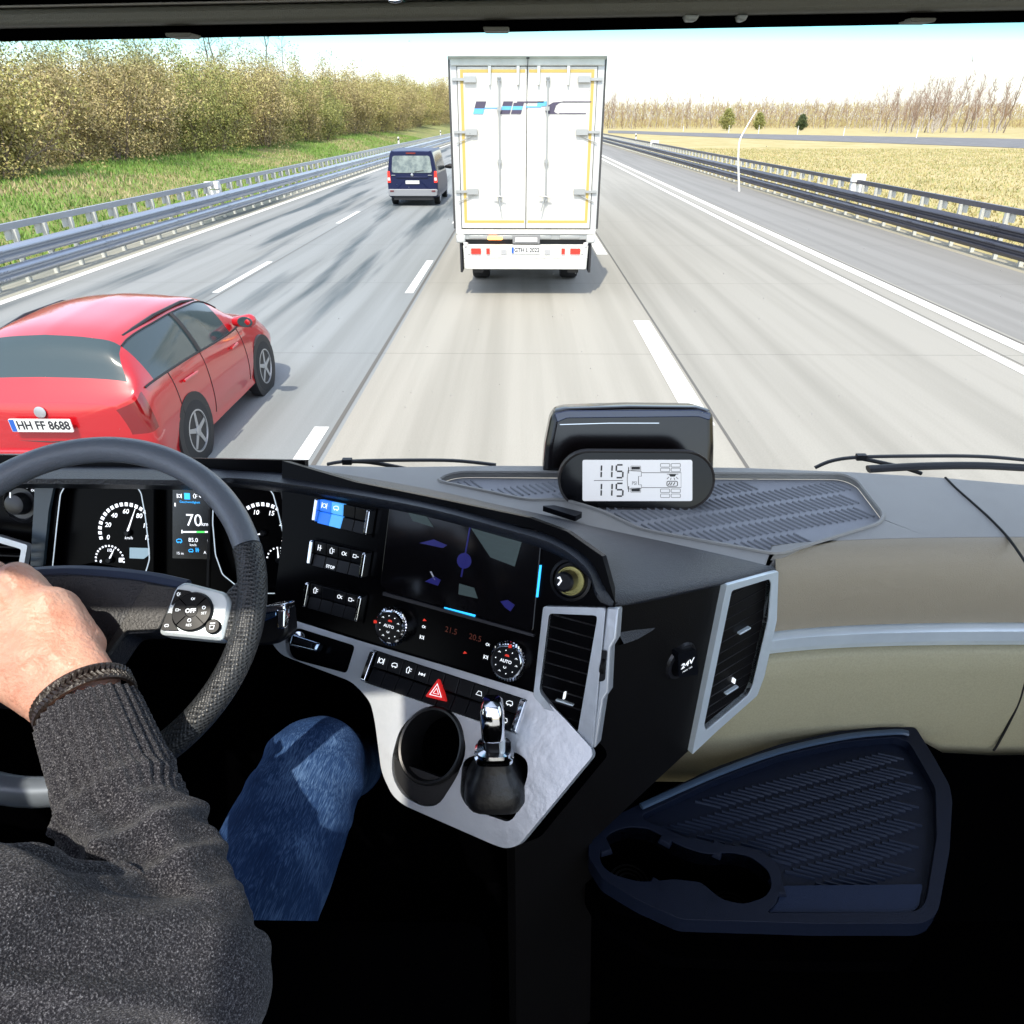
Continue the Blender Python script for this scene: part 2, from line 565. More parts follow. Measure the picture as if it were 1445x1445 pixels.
# ------------------------------------------------------------------ crash barriers
M_galv = mat('galvanised_steel', (.50, .53, .58), .38, .75, var=(.8, (.38, .41, .47)), stretch=(1, .06, 1))
M_galv_dark = mat('backlit_shade_steel', (.16, .155, .18), .42, .7, var=(.8, (.09, .09, .11)), stretch=(1, .06, 1))  # same steel with backlit shade put into its colour
M_post = mat('barrier_post', (.62, .62, .57), .5, .2)
def barrier(x, side, m, name, label, gap=1.0, length=260):
    root = thing(name, label, 'crash barrier', (x, 0, 0))
    def wbeam(nm, zc, h, dx, mm):
        prof = []
        for i, (q, o) in enumerate([(-.5, .0), (-.42, .035), (-.3, .075), (-.17, .075), (-.06, .02), (.06, .02), (.17, .075), (.3, .075), (.42, .035), (.5, .0)]):
            prof.append((o * side, q * h))
        yy = list(np.arange(-6, 60, 4.0)) + list(np.arange(60, length + 1, 20.0))
        rows = [[Vector((x + dx + a, y, zc + b)) for a, b in prof] + [Vector((x + dx - .012 * side, y, zc + h / 2)), Vector((x + dx - .012 * side, y, zc - h / 2))] for y in yy]
        MBn = MB(); MBn.grid(rows, closed=True)
        # overlap joints with bolt heads every four metres
        j = MBn
        for y in np.arange(2, 80, 4.0):
            j.grid([[Vector((x + dx + (a + .004 * side), y + t, zc + b2)) for a, b2 in prof[:10]] for t in (-.16, .16)])
            for t in (-.1, 0, .1):
                for zz in (-.24 * h, .24 * h):
                    j.box((x + dx + .082 * side, y + t, zc + zz), (.016, .03, .03))
        MBn.build(nm, mm, root, smooth=50, fix=True)
    wbeam('lower_beam', .30, .30, 0.0, m)
    wbeam('middle_beam', .66, .30, 0.0, m)
    mb = MB()
    yy = list(np.arange(-6, 60, 4.0)) + list(np.arange(60, length + 1, 20.0))
    tb = [(-.05, -.06), (.05, -.06), (.05, .06), (-.05, .06)]
    mb.grid([[Vector((x - .22 * side + a, y, 1.08 + b)) for a, b in tb] for y in yy], closed=True)
    mb.build('top_rail', m, root, smooth=False, fix=True)
    post = MB()
    post.box((x - .16 * side, 0, .51), (.10, .07, 1.02))
    post.box((x - .22 * side, 0, .93), (.03, .42, .20))
    post.box((x - .06 * side, 0, .66), (.10, .06, .12)); post.box((x - .06 * side, 0, .30), (.10, .06, .12))
    P = post.build('post', M_post, root, smooth=False)
    P.location.y = 6.0
    for k in range(1, 90):
        c = P.copy(); COL.objects.link(c); c.parent = root; c.location.y = 6.0 + gap * k
    rest = MB()
    for k in range(90, int(length / gap) - 8):
        rest.box((x - .16 * side, 6 + gap * k, .51), (.10, .07, 1.02)); rest.box((x - .22 * side, 6 + gap * k, .93), (.03, .42, .20))
    r = rest.build('far_posts', M_post, root, smooth=False); r['kind'] = 'stuff'
    return root
barrier(-10.0, 1, M_galv, 'crash_barrier', 'bright galvanised crash barrier of three beams along the grassy left verge')
barrier(11.2, -1, M_galv_dark, 'crash_barrier', 'steel crash barrier of three beams, coloured dark for backlit shade, along the right shoulder and meadow')

# ------------------------------------------------------------------ small roadside things
M_white = mat('white_plastic', (.80, .80, .77), .5)
M_blackp = mat('black_marking', (.02, .02, .02), .5)
def delineator(p, label, h=1.05, group='white marker posts along the roads'):
    root = thing('delineator_post', label, 'marker post', p, group)
    F = XZ(p[1] - .06, p[0], p[2])
    mb = MB(); mb.prism(F, [(-.06, 0), (.06, 0), (.06, h - .06), (0, h), (-.06, h - .02)], -.12, 0)
    mb.build('post', M_white, root, smooth=False)
    mb = MB(); mb.prism(F, [(-.062, h - .32), (.062, h - .26), (.062, h - .10), (-.062, h - .16)], 0, .006)
    mb.build('black_band', M_blackp, root, smooth=False)
    return root
for (u, v, wd) in ((964, 185.5, 'leftmost, farthest white marker post beside the far road'), (1028, 187.5, 'second white marker post from the left beside the far road'), (1070, 188.5, 'white marker post beside the far road left of the small round conifer'), (1125, 189.5, 'white marker post below the small round conifer on the far road'), (1190, 191.5, 'second white marker post from the right beside the far road'), (1293, 194.5, 'rightmost, nearest white marker post beside the far road')):
    p = PZ(u, v, 0); delineator(p, wd, h=1.6)
def gpost(u, v, x, label):
    d = ray(u, v); t = x / d.x
    p = CAM + d * t; delineator((p.x, p.y, 1.1), label, .55)
gpost(563, 208, -10.3, 'white marker post on top of the left barrier beside the blue van')
gpost(622, 197, -10.3, 'white marker post on the left barrier close to the trailer edge')
gpost(896, 210, 11.5, 'white marker post on the right barrier next to the trailer')
# white boxes standing on the right barrier, one near the left
def marker_box(p, w, h, label, tilt=0):
    root = thing('marker_box', label, 'marker box', p)
    F = XZ(p[1], p[0], p[2])
    mb = MB(); mb.prism(F, rpoly([(-w / 2, 0), (w / 2, 0), (w / 2 - tilt, h * .55), (-w / 2 - tilt, h * .55)], .02), -.12, .0)
    mb.build('lower_plate', M_white, root, smooth=False)
    mb = MB(); mb.prism(F, rpoly([(-w / 2 - .02, h * .6), (w / 2, h * .6), (w / 2, h), (-w / 2, h)], .02), -.16, .03, inset=.01)
    mb.build('cap_plate', M_white, root, smooth=False)
for (u, v, x, w, h, lb) in ((1208, 274, 11.45, .42, .62, 'white marker box on the right barrier in front of the meadow'), (923, 212, 11.6, .7, .75, 'small pale box on the right barrier near the trailer'), (302, 282, -10.25, .45, .55, 'white marker box bolted onto the left barrier above the grass')):
    d = ray(u, v); t = x / d.x; p = CAM + d * t
    marker_box((p.x, p.y, p.z), w, h, lb)
# bent white rod by the right barrier
pts = [(1043, 271), (1042, 240), (1042, 215), (1044, 198), (1052, 182), (1060, 168), (1068, 155)]
base = PZ(1043, 270, 0)
mb = MB()
path = [PY(u, v, base.y) for u, v in pts]
mb.tube(crs(path, 5), [.05 - .0009 * i for i in range(31)], 8)
tag(mb.build('marker_rod', M_white, smooth=60), 'thin bent white rod leaning up from the right road edge', 'rod')

# ------------------------------------------------------------------ trees and shrubs
def branch(mb, p, d, L, r, depth, bend, tips, nb=(2, 4)):
    n = 4 if depth > 1 else 3
    pts = [Vector(p)]; dd = Vector(d)
    for i in range(n):
        dd = (dd + Vector((random.gauss(0, bend), random.gauss(0, bend), random.gauss(.03, bend)))).normalized()
        pts.append(pts[-1] + dd * L / n)
    mb.tube(pts, [r * (1 - .65 * i / n) for i in range(n + 1)], 6 if depth > 2 else 3, caps=False)
    tips.append((pts[-1], dd)); tips.append((pts[-2], dd))
    if depth <= 0: return
    for k in range(random.randint(*nb)):
        i = random.randint(1, n)
        q = Vector((random.gauss(0, 1), random.gauss(0, 1), random.gauss(.35, .6))).normalized()
        nd = (dd * .75 + q * .8).normalized()
        branch(mb, pts[i], nd, L * random.uniform(.5, .8), r * .5 * (1 - .4 * i / n) + .003, depth - 1, bend * 1.1, tips, nb)
M_bark = mat('grey_brown_bark', (.14, .105, .08), .9, var=(6, (.22, .18, .14)))
M_birch = mat('birch_bark', (.42, .38, .34), .8, var=(5, (.20, .15, .12), .5, .6))
M_twig = mat('reddish_twigs', (.24, .155, .11), .9)
leafcols = {
    'olive': [(.36, .33, .10), (.48, .43, .17), (.24, .21, .07), (.36, .28, .12)],
    'green': [(.24, .26, .07), (.32, .32, .09), (.16, .17, .05), (.36, .33, .12)],
    'brown': [(.36, .29, .13), (.46, .38, .18), (.28, .22, .10), (.40, .35, .13)],
    'dark': [(.05, .08, .03), (.08, .11, .035), (.04, .06, .025), (.10, .12, .04)]}
LM = {k: [mat('leaf_%s_%s' % (k, w), c, .8) for w, c in zip(('plain', 'light', 'shade', 'warm'), v)] for k, v in leafcols.items()}
def leaves(mb, tips, n, spread, size):
    for _ in range(n):
        t, d = random.choice(tips)
        c = Vector(t) + Vector((random.gauss(0, spread), random.gauss(0, spread), random.gauss(0, spread)))
        a = Vector((random.gauss(0, 1), random.gauss(0, 1), random.gauss(0, 1))).normalized()
        b = a.cross(Vector((random.gauss(0, 1), random.gauss(0, 1), random.gauss(0, 1)))).normalized()
        s = size * random.uniform(.6, 1.4)
        mb.m = random.choice((0, 0, 1, 2, 3))
        k = len(mb.v)
        mb.v += [tuple(c - a * s), tuple(c + b * s * .45), tuple(c + a * s), tuple(c - b * s * .45)]
        mb.f.append((k, k + 1, k + 2, k + 3)); mb.mi.append(mb.m)
def shrub(kind, h, seed):
    random.seed(seed)
    root = thing('shrub', '', 'shrub', (0, 0, 0), 'shrubs and bare trees on the left embankment')
    st = MB(); tips = []
    for k in range(8):
        a = random.random() * 6.28; q = random.uniform(.15, .75)
        branch(st, (math.cos(a) * .2, math.sin(a) * .2, -.1), Vector((math.cos(a) * q, math.sin(a) * q, 1)).normalized(), h * random.uniform(.35, .6), .035, 3, .14, tips, (2, 4))
    st.build('stems', M_bark, root, smooth=False)
    cr = MB(); tp = [t for t in tips if t[0].z > h * .08]
    leaves(cr, tp, 8500, h * .045, .055)
    low = [(Vector((math.cos(a) * h * .22, math.sin(a) * h * .22, h * random.uniform(.02, .22))), None) for a in np.linspace(0, 6.1, 14)]
    leaves(cr, low, 1600, h * .07, .055)
    cr.build('foliage', LM[kind], root, smooth=False)
    return root
def bare_tree(h, seed, bark, name='bare_tree', cat='tree', group=None, nb=(2, 4), depth=4):
    random.seed(seed)
    root = thing(name, '', cat, (0, 0, 0), group)
    tr = MB(); tips = []
    n = 8; pts = [Vector((0, 0, -.2))]
    for i in range(n): pts.append(pts[-1] + Vector((random.gauss(0, .025 * h), random.gauss(0, .025 * h), h / n)))
    tr.tube(pts, [h * .012 * (1 - .85 * i / n) + .008 for i in range(n + 1)], 7, caps=False)
    tr.build('trunk', bark, root, smooth=60)
    br = MB()
    for k in range(22):
        i = random.randint(2, n); a = random.random() * 6.28
        f = 1 - i / (n + 3)
        branch(br, pts[i], Vector((math.cos(a) * .7, math.sin(a) * .7, .9)).normalized(), h * .26 * f + .25, h * .0035 * f + .006, 2, .12, tips, nb)
    br.build('crown', M_twig, root, smooth=False)
    return root
random.seed(11)
protos = [shrub('olive', 4.2, 1), shrub('green', 3.9, 2), shrub('brown', 4.6, 3), shrub('olive', 4.8, 4)]
treeL = bare_tree(7.5, 21, M_bark, group='shrubs and bare trees on the left embankment')
kindname = ['olive leafed shrub', 'green leafed shrub', 'brown twiggy shrub', 'tall olive shrub']
used = [False] * 4
spots = []
random.seed(5)
y = 10.0
while y < 330:
    x = -19.6 - random.uniform(-1.0, 1.6)
    spots.append((x, y + random.uniform(-.5, .5), random.randint(0, 3), random.uniform(.85, 1.15) * (1 + max(0, y - 30) * .0035)))
    spots.append((x - random.uniform(2.2, 4), y + random.uniform(-1, 1), random.randint(0, 3), random.uniform(1.0, 1.25) * (1 + max(0, y - 30) * .004)))
    y += 2.6 if y < 70 else (4.0 if y < 150 else 9.0)
for i, (x, y, k, s) in enumerate(spots):
    z = bank_h(x, y) - .1
    lab = kindname[k] + ' among the bushes in the row on the left embankment'
    if not used[k]:
        o = protos[k]; used[k] = True; o.location = (x, y, z); o.scale = (s, s, s); o['label'] = lab
        o.rotation_euler.z = random.random() * 6.28
    else: dup(protos[k], (x, y, z), random.random() * 6.28, lab, s)
tl = [(-24, 26), (-25, 38), (-24, 47), (-25.5, 55), (-24, 63), (-26, 70), (-24, 78), (-25, 88), (-23.5, 98), (-25, 110), (-24, 124), (-25, 140), (-23, 160), (-24, 185), (-22, 215), (-24, 250)]
for i, (x, y) in enumerate(tl):
    s = random.uniform(.75, 1.0) if y < 60 else random.uniform(.95, 1.35)
    lab = 'leafless tree rising out of the bushes on the left embankment'
    z = bank_h(x, y)
    if i == 0: treeL.location = (x, y, z); treeL['label'] = lab; treeL.scale = (s, s, s)
    else: dup(treeL, (x, y, z), random.random() * 6.28, lab, s)
# far wood on the right
GR = 'birch trees of the far wood beyond the meadow'
bp_ = [bare_tree(9.5, 31, M_birch, 'birch_tree', group=GR), bare_tree(8.2, 32, M_bark, 'birch_tree', group=GR), bare_tree(10.5, 33, M_birch, 'birch_tree', group=GR)]
first = [True] * 3
random.seed(17)
labs = ['pale trunked birch in the leafless wood beyond the far road', 'brown trunked leafless tree in the wood beyond the far road', 'tall pale birch in the leafless wood beyond the far road']
def wood_tree(u, v, s):
    k = random.randint(0, 2)
    p = PZ(u, v, 0); 
    if first[k]:
        first[k] = False; o = bp_[k]; o.location = p; o['label'] = labs[k]; o.scale = (s, s, s)
    else: dup(bp_[k], p, random.random() * 6.28, labs[k], s)
for i in range(240):
    u = 840 + 640 * ((i + random.random()) / 240 if i < 185 else random.uniform(.68, 1))
    v = random.uniform(177.6, 182.0) if u < 1230 else random.uniform(180.5, 188)
    s = random.uniform(.75, 1.25)
    if u > 1290: s *= 1.3
    wood_tree(u, v, s)
# understorey so the wood reads as a mass
random.seed(23)
mb = MB()
for _ in range(48000):
    u = random.uniform(820, 1600); v = random.uniform(176.0, 181.5)
    p = PZ(u, v, 0); h = random.random() ** 1.3 * 7.5
    s = random.uniform(.05, .13); a = random.random() * 3.14; hh = random.uniform(.5, 1.5)
    k = len(mb.v); dx, dy = math.cos(a) * s, math.sin(a) * s; lx = random.gauss(0, .3)
    mb.v += [(p.x - dx, p.y - dy, h), (p.x + dx, p.y + dy, h), (p.x + lx, p.y, h + hh)]
    mb.f.append((k, k + 1, k + 2)); mb.mi.append(random.choice((0, 1, 2, 3, 4)))
o = mb.build('wood_undergrowth', LM['brown'] + [M_twig], smooth=False)
tag(o, 'reddish brown undergrowth filling the far leafless wood', 'undergrowth', kind='stuff')
def conifer(u, v, h, label):
    p = PZ(u, v, 0)
    root = thing('conifer', label, 'conifer', p, 'small green conifers before the far wood')
    mb = MB(); mb.tube([p, p + Vector((0, 0, h * .5)), p + Vector((0, 0, h * .95))], [.12, .08, .02], 6); mb.build('trunk', M_bark, root)
    cr = MB(); tips = []
    for i in range(500):
        q = random.random(); a = random.random() * 6.28; rad = h * .36 * math.sin(math.pi * min(1, (q * .85 + .12))) ** .7 * (1 + .38 * math.sin(a * 3 + q * 9 + h) * math.cos(q * 17 + a)); rr = rad * random.random() ** .4
        tips.append((p + Vector((math.cos(a) * rr, math.sin(a) * rr, h * (.08 + q * .92))), None))
    leaves(cr, tips, 4500, .16, .16)
    cr.build('crown', LM['green' if h > 4 else 'dark'], root, smooth=False)
conifer(1025, 184, 5.4, 'wide olive green conifer, leftmost of the small conifers before the far wood')
conifer(1070, 183, 4.4, 'middle small green conifer directly behind the top of the bent white rod')
conifer(1130, 184, 3.9, 'round dark conifer, rightmost of the small conifers before the far wood')
# ================================================================== VEHICLES
M_tyre = mat('tyre_rubber', (.02, .02, .021), .85, bump=(120, .002))
M_rim = mat('alloy_rim', (.45, .46, .48), .35, .8)
M_plate = mat('number_plate', (.78, .78, .75), .5)
M_blk = mat('black_plastic', (.012, .012, .014), .55)
M_blue = mat('plate_blue', (.02, .10, .42), .5)
M_dark = mat('dark_lettering', (.02, .02, .025), .6)
M_carglass = mat('car_window_glass', (.035, .055, .06), .10, 0, spec=.55)
M_redlens = mat('red_lamp_lens', (.16, .004, .006), .10, coat=1)
M_redlit = mat('red_lamp_lit', (.6, .02, .02), .2, emit=(1, .05, .02), estr=.5)
M_orange = mat('orange_marker_lit', (.8, .25, .03), .3, emit=(1, .30, .06), estr=4)
M_clearlens = mat('clear_lamp_lens', (.75, .72, .70), .15, coat=1)

def wheel(root, x, y, r, w, side, name='wheel', rimr=.66):
    F = Frame((x, y, r), (0, side, 0), (0, 0, 1))    # normal points outward
    F.n = Vector((side, 0, 0))
    mb = MB()
    mb.lathe(F, (0, 0), [(r * .5, -w), (r * .93, -w), (r, -w * .85), (r, -w * .15), (r * .94, -.01), (r * rimr, 0), (r * rimr * .98, -.02)], 36)
    t = mb.build('wheel', M_tyre, root, smooth=40, fix=True)
    mb = MB()
    mb.lathe(F, (0, 0), [(r * rimr, -.05), (r * rimr, .0), (r * rimr * .93, .002), (r * rimr * .90, -.03), (r * rimr * .88, -.06)], 36)
    for k in range(5):
        a = 2 * math.pi * k / 5 + .3
        ca, sa = math.cos(a), math.sin(a)
        q = [(-.18, .10), (-.13, .88), (.13, .88), (.18, .10)]
        mb.prism(F, [((p[1] * ca - p[0] * .7 * sa) * r * rimr, (p[1] * sa + p[0] * .7 * ca) * r * rimr) for p in q], -.03, -.005)
    mb.lathe(F, (0, 0), [(r * .16, -.04), (r * .15, .0), (r * .08, .004)], 20)
    mb.build('rim', M_rim, t, smooth=40)

def car_body(root, ox, oy, S, seg, mats, glass_cells, kx=5, ky=5):
    """S: stations (y, [(x,z) profile from the bottom centre to the top centre]). Cells listed in glass_cells become windows."""
    k = 5
    ys_ = crs([[s[0]] for s in S], k)
    prof = [np.array(s[1], float) for s in S]
    m = len(prof[0])
    dense = []                       # interpolate along y for every control point
    for j in range(m):
        dense.append(crs([np.array([s[0], p[j][0], p[j][1]]) for s, p in zip(S, prof)], k))
    rows = []
    for i in range(len(dense[0])):
        ctrl = [dense[j][i] for j in range(m)]
        rows.append(crs(ctrl, k))
    ni, nj = len(rows), len(rows[0])
    def W(i, j, sx): 
        q = rows[i][j]
        return (ox + sx * max(q[1], 0), oy + q[0], q[2])
    body = MB(); gl = {}
    for sx in (1, -1):
        for i in range(ni - 1):
            for j in range(nj - 1):
                cell = (i // k, j // k)
                vs = [W(i, j, sx), W(i, j + 1, sx), W(i + 1, j + 1, sx), W(i + 1, j, sx)]
                if sx < 0: vs = vs[::-1]
                key = None
                for nm, cells in glass_cells.items():
                    if cell in cells:
                        fi, fj = i % k, j % k
                        key = (nm, sx if not nm.startswith('rear') and not nm.startswith('wind') else 0)
                if key: gl.setdefault(key, MB()).add(vs, [(0, 1, 2, 3)])
                else: body.add(vs, [(0, 1, 2, 3)])
    for sx in (1, -1):              # end caps
        for i in (0, ni - 1):
            vs = [W(i, j, sx) for j in range(nj)]
            c = (ox, vs[0][1], (vs[0][2] + vs[-1][2]) / 2)
            for j in range(nj - 1): body.add([c, vs[j], vs[j + 1]], [(0, 1, 2)])
    b = body.build('body', mats[0], root, smooth=40, fix=True)
    for (nm, sx), g in gl.items():
        g.build(nm, M_redlens if nm == 'tail_lamp' else mats[1], root, smooth=50, fix=True)
    return rows, k

def plate(root, F, x, z, w, h, txt, c=.01, sz=.75, blue=True):
    mb = MB(); mb.prism(F, rpoly([(x - w / 2, z - h / 2), (x + w / 2, z - h / 2), (x + w / 2, z + h / 2), (x - w / 2, z + h / 2)], .01, 3), c - .012, c)
    p = mb.build('number_plate', M_plate, root, smooth=False)
    if blue:
        mb = MB(); mb.fbox(F, x - w / 2 + .004, x - w / 2 + .045, z - h / 2 + .004, z + h / 2 - .004, c, c + .002); mb.build('country_band', M_blue, p, smooth=False)
    if txt:
        mb = MB(); mb.text(F, txt, (x + .022, z), h * sz * 1.25, c + .002, bold=.003, sx=.84); mb.build('plate_number', M_dark, p, smooth=False)

# ---- the red hatchback in the left lane
M_red = mat('red_car_paint', (.40, .005, .010), .28, 0, coat=1.0, spec=.5)
RX, RY = -4.02, 5.55
car = thing('red_hatchback', 'red hatchback overtaking in the neighbouring left lane, roof and rear towards the camera', 'car', (RX, RY, 0))
w = .90
def st(y, zb, wb, wl, wm, zm, wbelt, zbelt, wr, zr, zt, fl=.6):
    return (y, [(0, zb), (wb, zb), (wl, zb + .12), (wm, zm), (wbelt, zbelt), (wr, zr), (wr * fl, zt - (zt - zr) * .25), (0, zt)])
S = [st(.00, .40, .55, .66, .72, .60, .64, .82, .55, .86, .88),
     st(.05, .26, .70, .80, .86, .60, .79, .88, .72, .93, .955),
     st(.13, .22, .76, .87, .895, .62, .82, .94, .72, 1.02, 1.06),
     st(.36, .20, .78, .88, .90, .62, .83, .96, .62, 1.26, 1.355),
     st(1.05, .19, .80, .885, .90, .60, .84, .95, .63, 1.31, 1.43),
     st(1.65, .19, .80, .885, .90, .60, .84, .92, .63, 1.30, 1.42),
     st(2.15, .19, .80, .885, .90, .60, .83, .90, .60, 1.23, 1.29),
     st(2.62, .20, .80, .885, .895, .60, .81, .90, .70, .955, .985),
     st(3.10, .22, .78, .86, .88, .58, .76, .82, .62, .865, .90),
     st(3.45, .26, .66, .76, .80, .55, .66, .72, .50, .75, .78),
     st(3.60, .34, .48, .58, .60, .50, .50, .62, .40, .64, .66)]
rows_, kk = car_body(car, RX, RY, S, 0, [M_red, M_carglass],
    {'tail_lamp': [(0, 3), (1, 3)], 'side_window': [(3, 4), (4, 4), (5, 4)], 'rear_window': [(2, 5), (2, 6)], 'windscreen': [(6, 5), (6, 6)]})
Fr = XZ(RY, RX, 0)
F0 = Frame((RX, RY, 0), (1, 0, 0), (0, 0, 1))
# window line trims, door seams, sill
mb = MB()
def bodyp(i, j, e=.004):
    q = rows_[i][j]; return Vector((RX + q[1] + e, RY + q[0], q[2] + e * .3))
mb.tube([bodyp(i, 4 * kk) for i in range(2 * kk + 2, 7 * kk)], .010, 6)
mb.tube([bodyp(i, 5 * kk) for i in range(3 * kk, 7 * kk - 2)], .008, 6)
for i in (int(4.4 * kk),):
    mb.tube([bodyp(i, j) for j in range(4 * kk, 5 * kk + 1)], .022, 6)
mb.build('window_trim', M_blk, car)
mb = MB()
for i in (int(3.4 * kk), int(4.5 * kk), int(6.4 * kk)):
    mb.tube([bodyp(i, j, .0015) for j in range(2 * kk, 4 * kk + 1)], .004, 5)
mb.build('door_seam', M_blk, car)
mb = MB()
for i0 in (int(3.75 * kk), int(5.6 * kk)):
    mb.tube([bodyp(i0 + t, int(3.6 * kk), .018) for t in range(0, 3)], .014, 8)
mb.build('door_handle', M_red, car)
for sx in (1, -1):
    mb = MB(); mb.tube([Vector((RX + sx * a, RY + b, c)) for a, b, c in ((.57, .50, 1.305), (.60, 1.05, 1.352), (.60, 1.65, 1.342), (.57, 2.0, 1.28))], .016, 6)
    mb.build('roof_rail', M_blk, car)
    # door mirror
    mb = MB(); mb.capsule((RX + sx * .86, RY + 2.32, .98), (RX + sx * 1.02, RY + 2.28, 1.0), .055, .075)
    m_ = mb.build('door_mirror', M_red, car)
    mb = MB(); mb.lathe(Frame((RX + sx * .99, RY + 2.215, 1.0), (1, 0, 0), (0, 0, 1)), (0, 0), [(.065, -.005), (.06, .002)], 20, 1.3, .9); mb.build('mirror_glass', M_carglass, m_)
    '''    mb = MB()
    pts = [((.46, .0, .80), .035), ((.62, .02, .815), .070), ((.735, .07, .825), .082), ((.835, .20, .83), .066), ((.875, .36, .84), .03)]
    mb.tube([Vector((RX + sx * a[0], RY + a[1] + .02, a[2])) for a, r_ in pts], [r_ for a, r_ in pts], 12)
    '''
    for yy in (.78, 2.82):
        F = Frame((RX + sx * .895, RY + yy, .32), (0, sx, 0), (0, 0, 1)); F.n = Vector((sx, 0, 0))
        mb = MB(); mb.lathe(F, (0, 0), [(.372, -.1), (.372, .008), (.30, .010)], 32); mb.build('wheel_arch', M_blk, car, smooth=30)
        wheel(car, RX + sx * .915, RY + yy, .315, .20, sx)

mb = MB(); mb.prism(Frame((RX, RY - .03, .36), (1, 0, 0), (0, 0, 1)), rpoly([(-.62, -.12), (.62, -.12), (.70, .10), (-.70, .10)], .05), -.15, .0, inset=.02); mb.build('rear_bumper', M_red, car, bevel=.02)
mb = MB(); mb.prism(Frame((RX, RY - .035, .28), (1, 0, 0), (0, 0, 1)), rpoly([(-.5, -.06), (.5, -.06), (.56, .04), (-.56, .04)], .03), -.1, .0); mb.build('diffuser', M_blk, car)
plate(car, Frame((RX, RY - .035, .70), (1, 0, 0), (0, -.05, 1)), 0, 0, .52, .115, 'HH FF 8688', c=.02)
mb = MB(); F = Frame((RX, RY - .004, .80), (1, 0, 0), (0, .12, 1)); mb.lathe(F, (0, 0), [(.045, .0), (.05, .012), (.042, .014)], 24)
mb.build('tailgate_badge', M_rim, car)
mb = MB(); mb.tube([Vector((RX + a, RY - .002 + .05 * (a / .6) ** 4, b)) for a, b in ((-.56, .80), (-.50, .62), (-.40, .545), (0, .53), (.40, .545), (.50, .62), (.56, .80))], .005, 5); mb.build('tailgate_seam', M_blk, car)
mb = MB(); mb.tube([Vector((RX - .1, RY + .2, 1.03)), Vector((RX + .25, RY + .17, 1.02))], .008, 6); mb.build('rear_wiper', M_blk, car)

# ---- the dark blue van ahead
M_bluep = mat('blue_van_paint', (.004, .009, .050), .38, 0, spec=.35)
VX, VY = -4.16, 29.6
van = thing('blue_van', 'dark blue passenger van driving ahead in the left lane beside the trailer', 'van', (VX, VY, 0))
def sv(y, zb, wb, wm, wbelt, zbelt, wr, zr, zt):
    return (y, [(0, zb), (wb, zb), (wm - .02, zb + .15), (wm, .70), (wbelt, zbelt), (wr, zr), (wr * .75, zt - .01), (0, zt)])
S = [sv(0, .36, .80, .92, .90, 1.12, .76, 1.82, 1.87), sv(.10, .30, .84, .96, .94, 1.13, .79, 1.84, 1.90), sv(.5, .28, .86, .965, .945, 1.13, .80, 1.85, 1.91), sv(1.6, .26, .86, .965, .945, 1.12, .80, 1.86, 1.92),
     sv(2.7, .26, .86, .965, .945, 1.10, .80, 1.85, 1.91), sv(3.3, .26, .86, .965, .94, 1.08, .78, 1.79, 1.84), sv(4.0, .28, .84, .95, .90, 1.05, .80, 1.12, 1.18), sv(4.6, .34, .7, .84, .76, .86, .6, .90, .94)]
car_body(van, VX, VY, S, 0, [M_bluep, M_carglass], {'side_window': [(1, 4), (2, 4), (3, 4), (4, 4)], 'windscreen': [(5, 5), (5, 6)]})
Fv = XZ(VY, VX, 0)
mb = MB(); mb.prism(Fv, rpoly([(-.77, 1.16), (.77, 1.16), (.70, 1.74), (-.70, 1.74)], .10), -.02, .02, inset=.01)
rw = mb.build('rear_window', mat('van_rear_glass', (.30, .36, .34), .1, 0, spec=.9, coat=.8, var=(2.5, (.12, .16, .17))), van)
mb = MB(); mb.fbox(Fv, -.18, .18, 1.80, 1.85, 0, .03); mb.build('third_brake_lamp', M_redlens, van)
for sx in (1, -1):
    mb = MB(); mb.prism(Fv, rpoly([(sx * .82, .82), (sx * .95, .82), (sx * .93, 1.22), (sx * .84, 1.22)], .03), -.12, .03, inset=.01); l_ = mb.build('tail_lamp', M_redlit, van)
    mb = MB(); mb.fbox(Fv, min(sx * .84, sx * .93), max(sx * .84, sx * .93), .90, 1.0, .03, .038); mb.build('lamp_insert', M_clearlens, l_)
    mb = MB(); mb.fbox(Fv, min(sx * .72, sx * .86), max(sx * .72, sx * .86), .52, .56, .06, .10); mb.build('reflector', M_redlens, van)
    for yy in (.85, 3.75):
        wheel(van, VX + sx * .95, VY + yy, .33, .22, sx)
    mb = MB(); mb.capsule((VX + sx * .98, VY + 3.35, 1.20), (VX + sx * 1.16, VY + 3.3, 1.22), .06, .10); mb.build('door_mirror', M_blk, van)
mb = MB(); mb.prism(Fv, rpoly([(-.92, .36), (.92, .36), (.95, .60), (-.95, .60)], .06), -.1, .08, inset=.02); mb.build('rear_bumper', mat('grey_bumper', (.25, .26, .28), .5), van, bevel=.015)
mb = MB(); mb.fbox(Fv, -.75, .75, .22, .37, -.3, .02); mb.build('underbody', M_blk, van)
mb = MB(); mb.fbox(Fv, -.62, .62, .99, 1.03, 0, .035); mb.build('tailgate_strip', M_bluep, van, bevel=.008)
plate(van, Fv, 0, .84, .52, .115, '', c=.03, blue=False)
mb = MB(); mb.lathe(Fv, (0, 1.09), [(.05, 0), (.05, .03), (.04, .035)], 20); mb.build('badge', M_rim, van)
mb = MB(); mb.fbox(Fv, -.78, -.64, 1.07, 1.09, 0, .03); mb.fbox(Fv, .60, .76, 1.07, 1.09, 0, .03); mb.build('nameplate', M_rim, van, smooth=False)
mb = MB(); mb.tube([Vector((VX + .1, VY - .03, 1.2)), Vector((VX + .45, VY - .03, 1.24))], .012, 6); mb.build('rear_wiper', M_blk, van)

